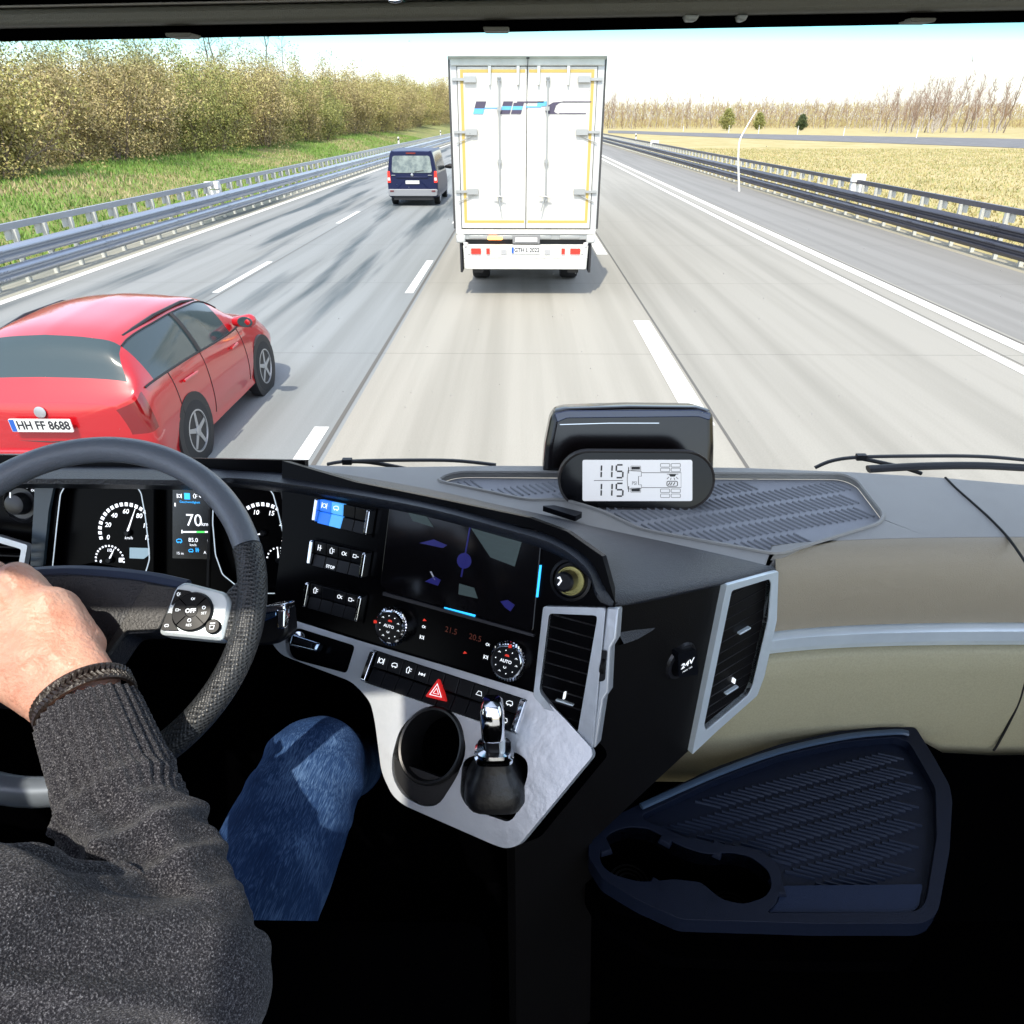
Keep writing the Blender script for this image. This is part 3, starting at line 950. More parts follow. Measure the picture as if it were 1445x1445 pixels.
# ---- the semi-trailer straight ahead
TX, TY = .075, 13.75
M_tw = mat('white_trailer_paint', (.64, .63, .58), .45, var=(1.6, (.47, .46, .42), .45, .75), bump=(40, .001))
M_tw2 = mat('trailer_frame_paint', (.55, .56, .54), .5, var=(2, (.46, .47, .46)))
M_alu = mat('trailer_aluminium', (.42, .43, .42), .45, .6)
M_yel = mat('yellow_contour_tape', (.50, .37, .10), .5)
M_curt = mat('grey_side_curtain', (.20, .21, .20), .6)
tr = thing('semi_trailer', 'tall white box semi-trailer straight ahead with closed rear doors', 'semi-trailer', (TX, TY, 0))
FT = XZ(TY, TX, 0)
W2 = 1.265; Z0, Z1 = 1.20, 3.80
mb = MB(); mb.prism(FT, [(-W2, Z0), (W2, Z0), (W2, Z1 - .03), (-W2, Z1 - .03)], -13.2, -.06); mb.build('box_body', M_curt, tr, smooth=False)
for sx in (-1, 1):                       # corner posts
    a = sorted((sx * (W2 + .01), sx * (W2 - .10)))
    mb = MB(); mb.fbox(FT, a[0], a[1], Z0 - .04, Z1, -.16, -.004); mb.build('corner_post', M_tw2, tr, bevel=.012)
    a = sorted((sx * (W2 + .045), sx * (W2 + .012)))
    mb = MB(); mb.fbox(FT, a[0], a[1], Z0, Z1 + .05, -.6, -.02); mb.build('side_rail', mat('dark_rubber_seal', (.05, .05, .05), .5), tr, bevel=.005)
mb = MB(); mb.fbox(FT, -W2, W2, Z1 - .09, Z1 + .03, -.3, .02); rb = mb.build('roof_beam', M_tw, tr, bevel=.015)
mb = MB(); mb.prism(Frame((TX, TY, Z1), (1, 0, 0), (0, .3, 1)), rpoly([(-W2 - .03, 0), (W2 + .03, 0), (W2 + .02, .10), (-W2 - .02, .10)], .02), -.3, .12); mb.build('roof_flap', M_tw, rb, bevel=.01)
for sx in (-1, 1):                       # the two doors
    a = sorted((sx * .006, sx * (W2 - .11)))
    mb = MB(); mb.fbox(FT, a[0], a[1], Z0 + .01, Z1 - .10, -.06, 0); d = mb.build('rear_door', M_tw, tr, bevel=.008)
    mb = MB()                            # yellow contour tape
    e = W2 - .155
    a = sorted((sx * e, sx * (e - .05)))
    mb.fbox(FT, a[0], a[1], Z0 + .10, Z1 - .14, 0, .003)
    a = sorted((sx * .03, sx * (e - .05)))
    mb.fbox(FT, a[0], a[1], Z0 + .10, Z0 + .145, 0, .003); mb.fbox(FT, a[0], a[1], Z1 - .185, Z1 - .14, 0, .003)
    mb.build('contour_tape', M_yel, d, smooth=False)
    x = sx * .405 - .06
    mb = MB(); mb.tube([FT.w(x, Z0 + .45, .05), FT.w(x, Z1 - .25, .05)], .013, 8)
    for z in (Z0 + .5, Z0 + 1.1, Z0 + 1.9, Z1 - .28): mb.fbox(FT, x - .035, x + .035, z - .03, z + .03, 0, .055)
    mb.tube([FT.w(x - .12, Z0 + .56, .07), FT.w(x + .10, Z0 + .53, .07)], .012, 6)
    mb.tube([FT.w(x - .02, Z0 + .52, .07), FT.w(x - .05 * sx - .03, Z0 + .30, .08)], .012, 6)
    mb.lathe(FT, (x, Z1 - .25), [(.03, .04), (.03, .08), (.02, .085)], 12)
    mb.build('lock_rod', M_alu, d, smooth=40)
    for z in (Z0 + .62, Z0 + 1.55, Z1 - .28):
        a0, a1 = sx * (W2 - .02), sx * (W2 - .42)
        mb = MB(); a = sorted((a0, a1)); mb.fbox(FT, a[0], a[1], z - .02, z + .02, .004, .03)
        a = sorted((a1, a1 + sx * .20)); mb.fbox(FT, a[0], a[1], z - .045, z + .045, .004, .05)
        if z < 3: mb.tube([FT.w(a1 + sx * .02, z - .03, .03), FT.w(sx * (W2 - .06), z - .17, .02)], .008, 5)
        mb.build('hinge', M_alu, d, smooth=False)
for x in (-.62, -.15, .19, .68):
    mb = MB(); mb.prism(FT, [(x - .015, Z1 - .36), (x + .015, Z1 - .36), (x + .025, Z1 - .09), (x - .025, Z1 - .09)], .0, .05); mb.build('roof_strap', M_tw2, tr, smooth=False)
mb = MB(); mb.tube([FT.w(.0, Z1 - .36, .03), FT.w(.01, Z1 + .02, .06)], .007, 6); mb.box(FT.w(.01, Z1 + .05, .06), (.05, .04, .09)); mb.build('antenna', M_blk, tr)
# lettering on the doors: slanted H P C in dark and sky blue
M_sky = mat('logo_sky_blue', (.12, .42, .80), .5); M_nav = mat('logo_dark', (.07, .06, .10), .5)
mb = MB()
def lp(x0, x1, z0, z1, m, k=.30, x1b=None):
    mb.m = m
    s0, s1 = (z0 - 2.95) * k, (z1 - 2.95) * k
    mb.prism(FT, [(x0 + s0, z0), (x1 + s0, z0), ((x1 if x1b is None else x1b) + s1, z1), (x0 + s1, z1)], .004, .008)
zt, zb_, zm1, zm2 = 3.205, 3.02, 3.135, 3.08
x = -.93
lp(x, x + .17, zm2 + .02, zt, 0); lp(x - .0, x + .17, zb_, zm2 + .02, 1); lp(x + .17, x + .46, zm2 + .02, zm2 + .035, 1)
lp(x + .46, x + .62, zm1, zt, 0); lp(x + .46, x + .62, zm2, zm1, 1); lp(x + .46, x + .62, zb_, zm2, 0)
x = -.29
lp(x, x + .17, zm1, zt - .02, 0); lp(x, x + .17, zm2, zm1, 1); lp(x, x + .17, zb_, zm2, 0)
lp(x + .05, x + .50, zt - .02, zt, 0); lp(x + .40, x + .56, zm1, zt, 1); lp(x + .22, x + .48, zm1 - .02, zm1, 1)
x = .34
mb.m = 0
o_ = [(x + .30, zt), (x + .10, zt - .015), (x + .0, zt - .07), (x - .03, zb_ + .05), (x - .01, zb_ + .01), (x + .03, zb_), (x + .20, zb_), (x + .14, zb_ + .02), (x + .12, zb_ + .04), (x + .15, zt - .06), (x + .20, zt - .025)]
mb.prism(FT, o_, .004, .008)
mb.fbox(FT, x + .26, x + .74, zt - .014, zt, .004, .008); mb.fbox(FT, x + .2, x + .66, zb_, zb_ + .014, .004, .008)
mb.build('lettering', [M_nav, M_sky], tr, smooth=False)
# rear frame, lamps, under-run beam
mb = MB(); mb.fbox(FT, -W2, W2, Z0 - .09, Z0 - .012, -.25, .03)
mb.build('rear_sill', M_tw, tr, bevel=.01)
mb = MB(); mb.fbox(FT, -W2 + .06, W2 - .06, Z0 - .18, Z0 - .092, -.2, .01)
for x in (-.85, -.33, .28, .80): mb.fbox(FT, x - .18, x + .18, Z0 - .165, Z0 - .11, .01, .03)
mb.build('dock_bumper', M_alu, tr, bevel=.006)
mb = MB(); mb.fbox(FT, -1.16, 1.16, .85, 1.02, -.3, -.10); mb.fbox(FT, -1.0, -.8, .4, 1.0, -.6, -.2); mb.fbox(FT, .8, 1.0, .4, 1.0, -.6, -.2); mb.build('chassis_frame', M_blk, tr, smooth=False)
for sx in (-1, 1):
    a = sorted((sx * W2, sx * (W2 - .16)))
    mb = MB(); mb.fbox(FT, a[0], a[1], Z0 - .24, Z0 - .093, -.15, .05); mb.build('rubber_buffer', M_tw2, tr, bevel=.03)
    mb = MB(); mb.tube([FT.w(sx * 1.10, Z0 - .24, .02), FT.w(sx * 1.10, Z0 - .30, .05)], [.05, .02], 10); mb.build('corner_lamp', M_clearlens, tr)
mb = MB(); mb.prism(FT, rpoly([(-1.13, .50), (1.13, .50), (1.15, .93), (-1.15, .93)], .03), -.08, .04, inset=.015)
ub = mb.build('underrun_beam', M_tw, tr, bevel=.01)
mb = MB(); mb.fbox(FT, -1.14, 1.14, .705, .715, .041, .046); mb.build('beam_seam', M_tw2, ub, smooth=False)
for sx in (-1, 1):
    a = sorted((sx * 1.0, sx * .82))
    mb = MB(); mb.prism(FT, rpoly([(a[0], .775), (a[1], .775), (a[1], .87), (a[0], .87)], .01), .04, .06); mb.build('tail_lamp', M_redlit, tr)
    a = sorted((sx * .72, sx * .66))
    mb = MB(); mb.fbox(FT, a[0], a[1], .775, .87, .04, .06); mb.build('brake_lamp', M_redlit, tr)
    a = sorted((sx * 1.06, sx * 1.02))
    mb = MB(); mb.fbox(FT, a[0], a[1], .78, .86, .04, .058); mb.build('indicator', M_clearlens, tr)
    a = sorted((sx * .45, sx * .35))
    mb = MB(); mb.fbox(FT, a[0], a[1], .765, .85, .04, .05); mb.build('reflector', mat('grey_reflector', (.4, .4, .4), .4), tr)
    a = sorted((sx * 1.17, sx * 1.21))
    mb = MB(); mb.fbox(FT, a[0], a[1], .44, .95, -.35, .0); mb.build('mud_flap', M_blk, tr)
    for yy in (1.9, 3.2, 4.5):
        wheel(tr, TX + sx * 1.10, TY + yy, .48, .36, sx, rimr=.55)
mb = MB(); mb.prism(FT, rpoly([(-.70, 1.015), (-.42, 1.015), (-.42, 1.075), (-.70, 1.075)], .03), .0, .035, inset=.01); mb.build('marker_lamp', M_orange, tr)
mb = MB(); mb.fbox(FT, -.24, .26, .95, 1.10, .0, .05); mb.build('plate_carrier', mat('plate_carrier', (.22, .22, .22), .5), tr, bevel=.01)
mb = MB(); mb.fbox(FT, -.19, .21, .985, 1.06, .05, .06); mb.build('plate_lamp', M_clearlens, tr)
plate(tr, FT, 0.0, .84, .52, .115, 'GTH L 2022', c=.055)
# the tractor far in front
mb = MB(); mb.prism(FT, rpoly([(-1.22, .6), (1.22, .6), (1.22, 3.5), (-1.22, 3.5)], .1), -16.2, -13.6); mb.build('tractor_cab', M_tw, tr)
for sx in (-1, 1): wheel(tr, TX + sx * 1.2, TY + 11.5, .5, .36, sx, rimr=.55); wheel(tr, TX + sx * 1.2, TY + 15.2, .5, .3, sx, rimr=.55)
# ================================================================== THE CAB
ZT = 2.35                           # height of the dashboard top
M_top = mat('taupe_dash_plastic', (.30, .29, .265), .42, bump=(900, .0006), var=(4, (.27, .26, .235)))
M_beige = mat('beige_dash_plastic', (.42, .39, .25), .6, bump=(900, .0006), var=(300, (.37, .34, .22)))
M_hood = mat('black_leather_grain', (.012, .015, .023), .36, bump=(420, .0014), spec=.5)
M_gloss = mat('console_black', (.0015, .0014, .002), .25, spec=.05)
M_side = mat('dark_side_panel', (.004, .0035, .0035), .5, bump=(700, .0005), spec=.2)
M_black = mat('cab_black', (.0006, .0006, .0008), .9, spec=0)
M_silver = mat('brushed_silver', (.60, .63, .67), .30, .40, bump=(60, .0006), var=(9, (.54, .57, .61)), stretch=(1, 1, 1))
M_silver2 = mat('pale_trim_silver', (.74, .82, .85), .30, .3, var=(7, (.66, .74, .78)))
M_chrome = mat('chrome', (.72, .74, .78), .10, 1.0)
M_key = mat('switch_black', (.0035, .004, .006), .38, spec=.25)
M_icon = mat('white_icon_print', (.7, .72, .74), .5, emit=(.75, .8, .85), estr=.55)
M_glint = mat('painted_glint', (.3, .32, .36), .5, emit=(.4, .42, .5), estr=.12)
M_redled = mat('red_indicator', (.35, .02, .01), .4, emit=(1, .05, .03), estr=.3)
M_bluelit = mat('lit_blue_switch', (.02, .12, .55), .35, emit=(.02, .16, .75), estr=.55)
M_cyanlit = mat('lit_pale_blue_switch', (.08, .3, .62), .35, emit=(.08, .38, .9), estr=.5)
M_cyanbar = mat('lit_cyan_bar', (.02, .3, .7), .35, emit=(.03, .42, 1), estr=.9)
M_navy = mat('navy_screen_glow', (.01, .01, .10), .3, emit=(.02, .02, .22), estr=.12)
M_tray = mat('navy_rubber_mat', (.0025, .006, .018), .55, bump=(900, .0006), spec=.25)
M_white = M_white

# ---- shell of the cab
cab = thing('truck_cab', 'cab of the lorry seen from inside: dark header rail, windscreen, doors and floor', 'truck cab', (0, 0, 1.35))
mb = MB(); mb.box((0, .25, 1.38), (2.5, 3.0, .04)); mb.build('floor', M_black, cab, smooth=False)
mb = MB(); mb.box((0, .605, 3.33), (2.5, 1.09, .04)); mb.box((.475, -.245, 3.33), (1.55, .61, .04)); mb.box((-1.12, -.245, 3.33), (.25, .61, .04)); mb.build('roof_panel', M_black, cab, smooth=False)  # unseen opening above the driver, added to let sun onto arm and knee
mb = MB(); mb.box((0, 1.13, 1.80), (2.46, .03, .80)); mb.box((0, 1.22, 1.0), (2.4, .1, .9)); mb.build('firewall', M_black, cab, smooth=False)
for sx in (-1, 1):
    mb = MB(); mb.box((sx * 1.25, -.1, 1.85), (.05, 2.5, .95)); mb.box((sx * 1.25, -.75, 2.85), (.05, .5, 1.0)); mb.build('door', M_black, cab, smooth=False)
    mb = MB(); mb.tube([(sx * 1.26, 1.20, 2.2), (sx * 1.24, 1.10, 2.9), (sx * 1.2, 1.02, 3.3)], [.05, .045, .05], 8); mb.build('windscreen_pillar', M_black, cab)
M_head = mat('header_plastic', (.11, .11, .09), .6, bump=(700, .0008))
FH = Frame(PY(722, 30, 1.0), (1, 0, .0187), (0, 0, 1))
def band(name, y0, y1, c0, c1, m, extra=None, x0=-260, x1=1700, bev=.004):
    (l0, r0), (l1, r1) = y0, y1
    def yy(a, b, x): return a + (b - a) * x / 1445
    mb = MB(); mb.prism(FH, FH.poly([(x0, yy(l0, r0, x0)), (x1, yy(l0, r0, x1)), (x1, yy(l1, r1, x1)), (x0, yy(l1, r1, x0))]), c0, c1)
    return mb.build(name, m, cab, bevel=bev)
band('header_shadow_gap', (-60, -90), (13, -16), -.05, -.004, M_black)
band('header_lip', (9.5, -19), (13, -15.5), -.02, .012, mat('header_lip_grey', (.22, .21, .19), .4))
band('header_rail', (14, -13), (39, 13), -.05, .010, M_head, bev=.006)
band('sunblind_slot', (38, 12), (51.5, 24.5), -.06, -.012, M_black)
band('roof_liner', (-200, -230), (-8, -36), -.03, .03, mat('roof_liner_fabric', (.11, .06, .065), .9))
for u, v in ((251, 49), (700, 40.5), (1303, 28)):
    mb = MB(); mb.prism(FH, rpoly(FH.poly([(u - 19, v - 3), (u + 19, v - 3), (u + 17, v + 3), (u - 17, v + 3)]), .002), -.03, .0); mb.build('blind_clip', M_head, cab, bevel=.001)
mb = MB(); mb.prism(FH, FH.poly([(548, -4), (573, -5), (571, 6), (562, 8), (552, 7)]), .0, .02); mb.build('blind_handle', M_chrome, cab, bevel=.002)
for u, w in ((965, 22), (1040, 16)):
    mb = MB(); mb.prism(FH, FH.poly([(u, 21), (u + w, 21), (u + w - 5, 30), (u + 3, 30)]), -.02, .004); mb.build('blind_bracket', mat('bracket_grey', (.25, .27, .26), .4), cab, bevel=.002)

# ---- the windscreen: tinted glass with a teal shade band along its top
def screen_glass():
    m = bpy.data.materials.new('windscreen_glass'); m.use_nodes = True
    nt = m.node_tree; nt.nodes.clear(); N = nt.nodes; L = nt.links
    out = N.new('ShaderNodeOutputMaterial'); mx = N.new('ShaderNodeMixShader'); tr = N.new('ShaderNodeBsdfTransparent'); gl = N.new('ShaderNodeBsdfGlossy')
    gl.inputs['Roughness'].default_value = .05
    g = N.new('ShaderNodeNewGeometry'); sp = N.new('ShaderNodeSeparateXYZ'); mr = N.new('ShaderNodeMapRange'); cr = N.new('ShaderNodeValToRGB')
    L.new(g.outputs['Position'], sp.inputs[0]); L.new(sp.outputs['Z'], mr.inputs[0])
    mr.inputs[1].default_value = 2.965; mr.inputs[2].default_value = 3.065
    e = cr.color_ramp.elements; e[0].position = 0; e[0].color = (.96, .97, .96, 1); e[1].position = 1; e[1].color = (.14, .60, .66, 1)
    k = e.new(.4); k.color = (.93, .96, .97, 1)
    L.new(mr.outputs[0], cr.inputs[0]); L.new(cr.outputs[0], tr.inputs[0])
    mx.inputs[0].default_value = .012
    L.new(tr.outputs[0], mx.inputs[1]); L.new(gl.outputs[0], mx.inputs[2])
    vo = N.new('ShaderNodeTexVoronoi'); vo.inputs['Scale'].default_value = 55; L.new(g.outputs['Position'], vo.inputs['Vector'])
    a1 = N.new('ShaderNodeMath'); a1.operation = 'LESS_THAN'; a1.inputs[1].default_value = .055; L.new(vo.outputs['Distance'], a1.inputs[0])
    s2 = N.new('ShaderNodeSeparateColor'); L.new(vo.outputs['Color'], s2.inputs[0])
    a2 = N.new('ShaderNodeMath'); a2.operation = 'GREATER_THAN'; a2.inputs[1].default_value = .72; L.new(s2.outputs[0], a2.inputs[0])
    a3 = N.new('ShaderNodeMath'); a3.operation = 'MULTIPLY'; L.new(a1.outputs[0], a3.inputs[0]); L.new(a2.outputs[0], a3.inputs[1])
    a4 = N.new('ShaderNodeMath'); a4.operation = 'MULTIPLY'; a4.inputs[1].default_value = .35; L.new(a3.outputs[0], a4.inputs[0])
    df = N.new('ShaderNodeBsdfDiffuse'); df.inputs[0].default_value = (.7, .7, .66, 1)
    m2 = N.new('ShaderNodeMixShader'); L.new(a4.outputs[0], m2.inputs[0]); L.new(mx.outputs[0], m2.inputs[1]); L.new(df.outputs[0], m2.inputs[2]); L.new(m2.outputs[0], out.inputs[0])
    return m
rows = []
for k in range(9):
    t = k / 8
    z = 2.28 + t * (3.12 - 2.28)
    rows.append([Vector((x, 1.33 - .27 * t - .10 * (abs(x) / 1.22) ** 2.4, z)) for x in np.linspace(-1.23, 1.23, 33)])
mb = MB(); mb.grid(rows); mb.build('windscreen', screen_glass(), cab, smooth=60)

# ---- dashboard
dash = thing('dashboard', 'wide black and beige truck dashboard with ribbed top tray and silver console', 'dashboard', (0, 1.0, 1.9))
PH, TAU = R(23.3), R(26)
def console_frame(o, tau): return Frame(o, (math.cos(PH), -math.sin(PH), 0), (math.sin(PH) * math.sin(tau), math.cos(PH) * math.sin(tau), math.cos(tau)))
FB = console_frame(PX(860, 850, .88), TAU)
FC = console_frame(FB.at(410, 876), R(46))
# align the lower frame to the lower edge of the panel
pL, pR = FB.at(410, 876), FB.at(765, 984)
FC = Frame(pL, pR - pL, Vector((math.sin(PH) * math.sin(R(46)), math.cos(PH) * math.sin(R(46)), math.cos(R(46)))))
corner = FB.at(866, 853)
farc = PZ(1090, 802, ZT - .005)
hD = Vector((farc.x - corner.x, farc.y - corner.y, 0))
FD = Frame(corner, hD, (0, 0, 1))
LD = hD.length

# top pad with the recessed tray
backpx = [(-500, 640), (100, 640), (300, 650), (460, 657), (560, 659), (700, 657), (900, 658), (1050, 660), (1200, 666), (1330, 674), (1445, 684), (1700, 712)]
def xy(p): return (p.x, p.y)
back = [xy(PZ(u, v, ZT)) for u, v in backpx]
edge = [(-500, 690), (200, 690), (330, 690), (460, 690), (600, 712), (700, 728), (765, 740), (850, 765), (950, 792), (1020, 805), (1078, 806)]
front_left = [xy(PZ(u, v, ZT)) for u, v in edge]
XE = np.linspace(.405, 1.28, 24)
def dY(x): return -.042 * math.exp(-max(0, x - .38) / .16) + .0
front_right = [(x, 1.01 + dY(x)) for x in XE]
outer = front_left + front_right + back[::-1][1:] if False else front_left + front_right + [(1.28, back[-1][1])] + back[::-1][1:]
hole_px = [(612, 678), (642, 666), (1188, 669), (1210, 678), (1248, 727), (1241, 739), (1097, 783), (905, 748), (850, 722), (795, 705), (744, 706)]
hole = rpoly([xy(PZ(u, v, ZT)) for u, v in hole_px], [.03, .03, .03, .05, .04, .03, .02, .02, .02, .02, .02])
mb = MB(); mb.holed(XY, outer, [hole], ZT - .012, ZT)
pad = mb.build('top_pad', M_top, dash, smooth=30, bevel=.003)
mb = MB()
mb.prism(XY, hole, ZT - .03, ZT - .0125)
mat_ = mb.build('tray_mat', mat('tray_rubber', (.30, .31, .33), .5, bump=(900, .0005)), dash, smooth=False)
def inside(p, poly):
    c = False; n = len(poly)
    for i in range(n):
        a, b = poly[i], poly[i - 1]
        if (a[1] > p[1]) != (b[1] > p[1]) and p[0] < (b[0] - a[0]) * (p[1] - a[1]) / (b[1] - a[1]) + a[0]: c = not c
    return c
def ridges(poly, z, s_dir, r_dir, ls, step, rowstep, m, parent, w=.0022, hgt=.0016, org=(0, 0)):
    mb = MB(); s = Vector(s_dir).normalized(); r = Vector(r_dir).normalized()
    for i in range(-60, 60):
        for j in range(-160, 160):
            c = Vector(org) + s * (i * rowstep) + r * (j * step)
            a, b = c - s * ls / 2, c + s * ls / 2
            if all(inside(q, poly) for q in (a - s * .012, b + s * .012, c - r * .012, c + r * .012)):
                p = Vector((-s.y, s.x)) * w / 2
                mb.add([(a.x - p.x, a.y - p.y, z), (b.x - p.x, b.y - p.y, z), (b.x + p.x, b.y + p.y, z), (a.x + p.x, a.y + p.y, z),
                        (a.x - p.x * .4, a.y - p.y * .4, z + hgt), (b.x - p.x * .4, b.y - p.y * .4, z + hgt), (b.x + p.x * .4, b.y + p.y * .4, z + hgt), (a.x + p.x * .4, a.y + p.y * .4, z + hgt)],
                       [(4, 5, 6, 7), (0, 1, 5, 4), (1, 2, 6, 5), (2, 3, 7, 6), (3, 0, 4, 7)])
    return mb.build('mat_ridges', m, parent, smooth=False)
def d2(a, b, z): 
    p, q = PZ(*a, z), PZ(*b, z); return (q.x - p.x, q.y - p.y)
ridges(hole, ZT - .0125, d2((1020, 742), (1052, 759), ZT), d2((1043, 766), (1234, 735), ZT), .040, .0125, .052, mat('tray_ridge_rubber', (.22, .23, .245), .5), mat_, w=.0045, hgt=.003)
# low raised rim round the tray
mb = MB(); mb.tube([(p[0], p[1], ZT + .0005) for p in hole], .0035, 6, closed=True); mb.build('tray_rim', M_top, dash)
# small speaker slot on the pad
mb = MB(); F_ = Frame(PZ(795, 725, ZT + .0008), (1, 0, 0), (0, 1, 0))

# passenger side: rolled front edge, silver strip, beige lower panel
def prow(prof, xs=XE):
    return [[Vector((x, y + dY(x), z)) for x in xs] for (y, z) in prof]
mb = MB(); mb.grid(prow([(1.012, ZT - .0005), (.998, ZT - .003), (.984, ZT - .012), (.974, ZT - .03), (.969, ZT - .055), (.967, ZT - .09), (.970, ZT - .125), (.974, ZT - .148), (.990, ZT - .150)])[::-1])
mb.build('passenger_pad', mat('brown_beige_dash', (.35, .30, .215), .52, bump=(650, .0010)), dash, smooth=60)
zs = ZT - .150
mb = MB(); mb.grid(prow([(.990, zs), (.966, zs - .002), (.960, zs - .006), (.962, zs - .028), (.970, zs - .034), (.974, zs - .046), (.990, zs - .047)])[::-1])
mb.build('silver_strip', M_silver2, dash, smooth=30)
mb = MB()
XL = np.linspace(.10, 1.28, 30)
mb.grid([[Vector((x, y + dY(max(x, .30)), z)) for x in XL] for (y, z) in [(.990, zs - .049), (.970, zs - .052), (.964, zs - .060), (.962, zs - .10), (.962, zs - .18), (.966, zs - .25), (.975, zs - .31), (.99, zs - .36), (1.02, zs - .42)]][::-1])
mb.build('passenger_panel', M_beige, dash, smooth=60)
# gap line against the door side and black lower part
gap = mat('panel_gap', (.006, .006, .006), .9)
seam = [(1334, 674), (1350, 690), (1375, 712), (1400, 735), (1425, 762), (1450, 798)]
mb = MB(); mb.tube([PZ(u, v, ZT + .0005) for u, v in crs(seam, 4)], .0022, 6); mb.build('panel_seam', gap, dash)
def fb(u, v, y0=.962): return PY(u, v, y0 - .0005)
seam = [(1452, 945), (1446, 962), (1438, 990), (1424, 1020), (1408, 1050), (1402, 1059)]
mb = MB(); mb.tube([fb(u, v) for u, v in crs(seam, 4)], .0022, 6); mb.build('panel_seam', gap, dash)
# black bottom of the dashboard below the beige panel
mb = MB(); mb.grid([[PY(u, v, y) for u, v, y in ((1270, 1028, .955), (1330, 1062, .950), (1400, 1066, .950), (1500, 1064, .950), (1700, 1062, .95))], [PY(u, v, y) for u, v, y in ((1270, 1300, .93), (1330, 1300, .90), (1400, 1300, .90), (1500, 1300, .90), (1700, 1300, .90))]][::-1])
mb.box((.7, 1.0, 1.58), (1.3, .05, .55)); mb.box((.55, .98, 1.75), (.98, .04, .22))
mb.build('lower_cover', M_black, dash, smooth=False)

# hood over the driver's panels: a rolled cover
bk = [(-400, 646), (100, 648), (280, 650), (330, 651), (460, 666), (600, 690), (700, 712), (765, 726), (850, 746), (950, 768), (1030, 786), (1087, 799)]
ft = [(-400, 672), (100, 670), (300, 672), (345, 675), (440, 686), (600, 714), (720, 745), (790, 767), (835, 800), (862, 848), (975, 829), (1092, 803)]
rowsH = []
Bk = [PZ(u, v, ZT + .001) for u, v in bk]
Ft = []
FA = Frame(PX(230, 750, 1.10), (math.cos(R(4)), -math.sin(R(4)), 0), (math.sin(R(4)) * math.sin(R(20)), math.cos(R(4)) * math.sin(R(20)), math.cos(R(20))))
for i, (u, v) in enumerate(ft):
    if i < 3: Ft.append(FA.at(u, v, .055))
    elif i < 5: Ft.append(FB.at(u, v, .020))
    elif i < 9: Ft.append(FB.at(u, v, .022))
    elif i == 9: Ft.append(FB.at(u, v, .006))
    else: Ft.append(FD.at(u, v, .004))
Bk = [Vector(p) for p in crs(Bk, 5)]; Ft = [Vector(p) for p in crs(Ft, 5)]
rr = []
for t, lift in ((-.02, -.02), (0, 0), (.15, .45), (.35, .8), (.55, .95), (.75, .9), (.9, .6), (1, .0), (1.0, -.5), (.93, -1.1), (.80, -1.5)):
    row = []
    for i, (a, b) in enumerate(zip(Bk, Ft)):
        L = (b - a).length; s = i / (len(Bk) - 1)
        amp = .016 if s < .72 else .016 * max(.18, 1 - (s - .72) * 3.2)
        d = (b - a) * t
        upn = Vector((0, -.35, 1)).normalized()
        if t > .99 or (t > .75 and lift < -1): upn2 = Vector((0, .2, 1)).normalized(); row.append(a + d + upn2 * (lift * amp))
        else: row.append(a + d + upn * (lift * amp))
    rr.append(row)
mb = MB(); mb.grid(rr[::-1])
hood_o = mb.build('console_hood', M_hood, dash, smooth=60)
mb = MB(); mb.prism(XY, rpoly([xy(PZ(u, v, ZT + .012)) for u, v in ((765, 718), (782, 717), (822, 727), (812, 733))], .003), ZT + .008, ZT + .018); mb.build('sensor_slot', M_key, dash)

# black console panel
cp = [(398, 650), (500, 680), (600, 700), (745, 730), (800, 750), (850, 785), (868, 850), (838, 1052), (822, 1050), (756, 985), (600, 935), (410, 878), (384, 866), (398, 760)]
mb = MB(); mb.prism(FB, FB.poly(cp), -.02, 0); panel = mb.build('console_panel', M_gloss, dash, smooth=False)
# side panel of the console
sp_ = [(866, 851), (975, 832), (1092, 803), (1089, 871), (1064, 975), (985, 1047), (888, 1137), (836, 1186), (830, 1640), (730, 1640), (727, 1196), (836, 1060)]
mb = MB(); mb.prism(FD, FD.poly(sp_), -.02, 0); mb.build('side_panel', M_side, dash, smooth=False)
# pedestal that carries the silver console
trim = [(404, 872), (520, 908), (640, 943), (765, 981), (800, 1016), (836, 1056), (838, 1066), (733, 1193), (716, 1197), (700, 1192), (572, 1136), (556, 1122), (541, 1090), (532, 1020), (526, 992), (512, 975), (498, 962), (400, 925), (384, 905), (388, 880)]
tp = rpoly(FC.poly(trim), .012, 4)
mb = MB()
pts = [FC.w(a, b, -.004) for a, b in tp]; n_ = len(pts)
bk_ = [p + Vector((.05, .30, -.22)) for p in pts]
mb.add(pts + bk_, [(i, (i + 1) % n_, n_ + (i + 1) % n_, n_ + i) for i in range(n_)]); mb.build('pedestal', M_black, dash, smooth=False)

def quadfn(F, c4):
    q = [Vector(F.px(*p)) for p in c4]
    def f(s, t):                    # s right, t down
        return tuple((q[0] * (1 - s) + q[1] * s) * (1 - t) + (q[3] * (1 - s) + q[2] * s) * t)
    return f
def cell(f, s0, s1, t0, t1, g=.04):
    return [f(s0 + g * (s1 - s0), t0 + g), f(s1 - g * (s1 - s0), t0 + g), f(s1 - g * (s1 - s0), t1 - g), f(s0 + g * (s1 - s0), t1 - g)]

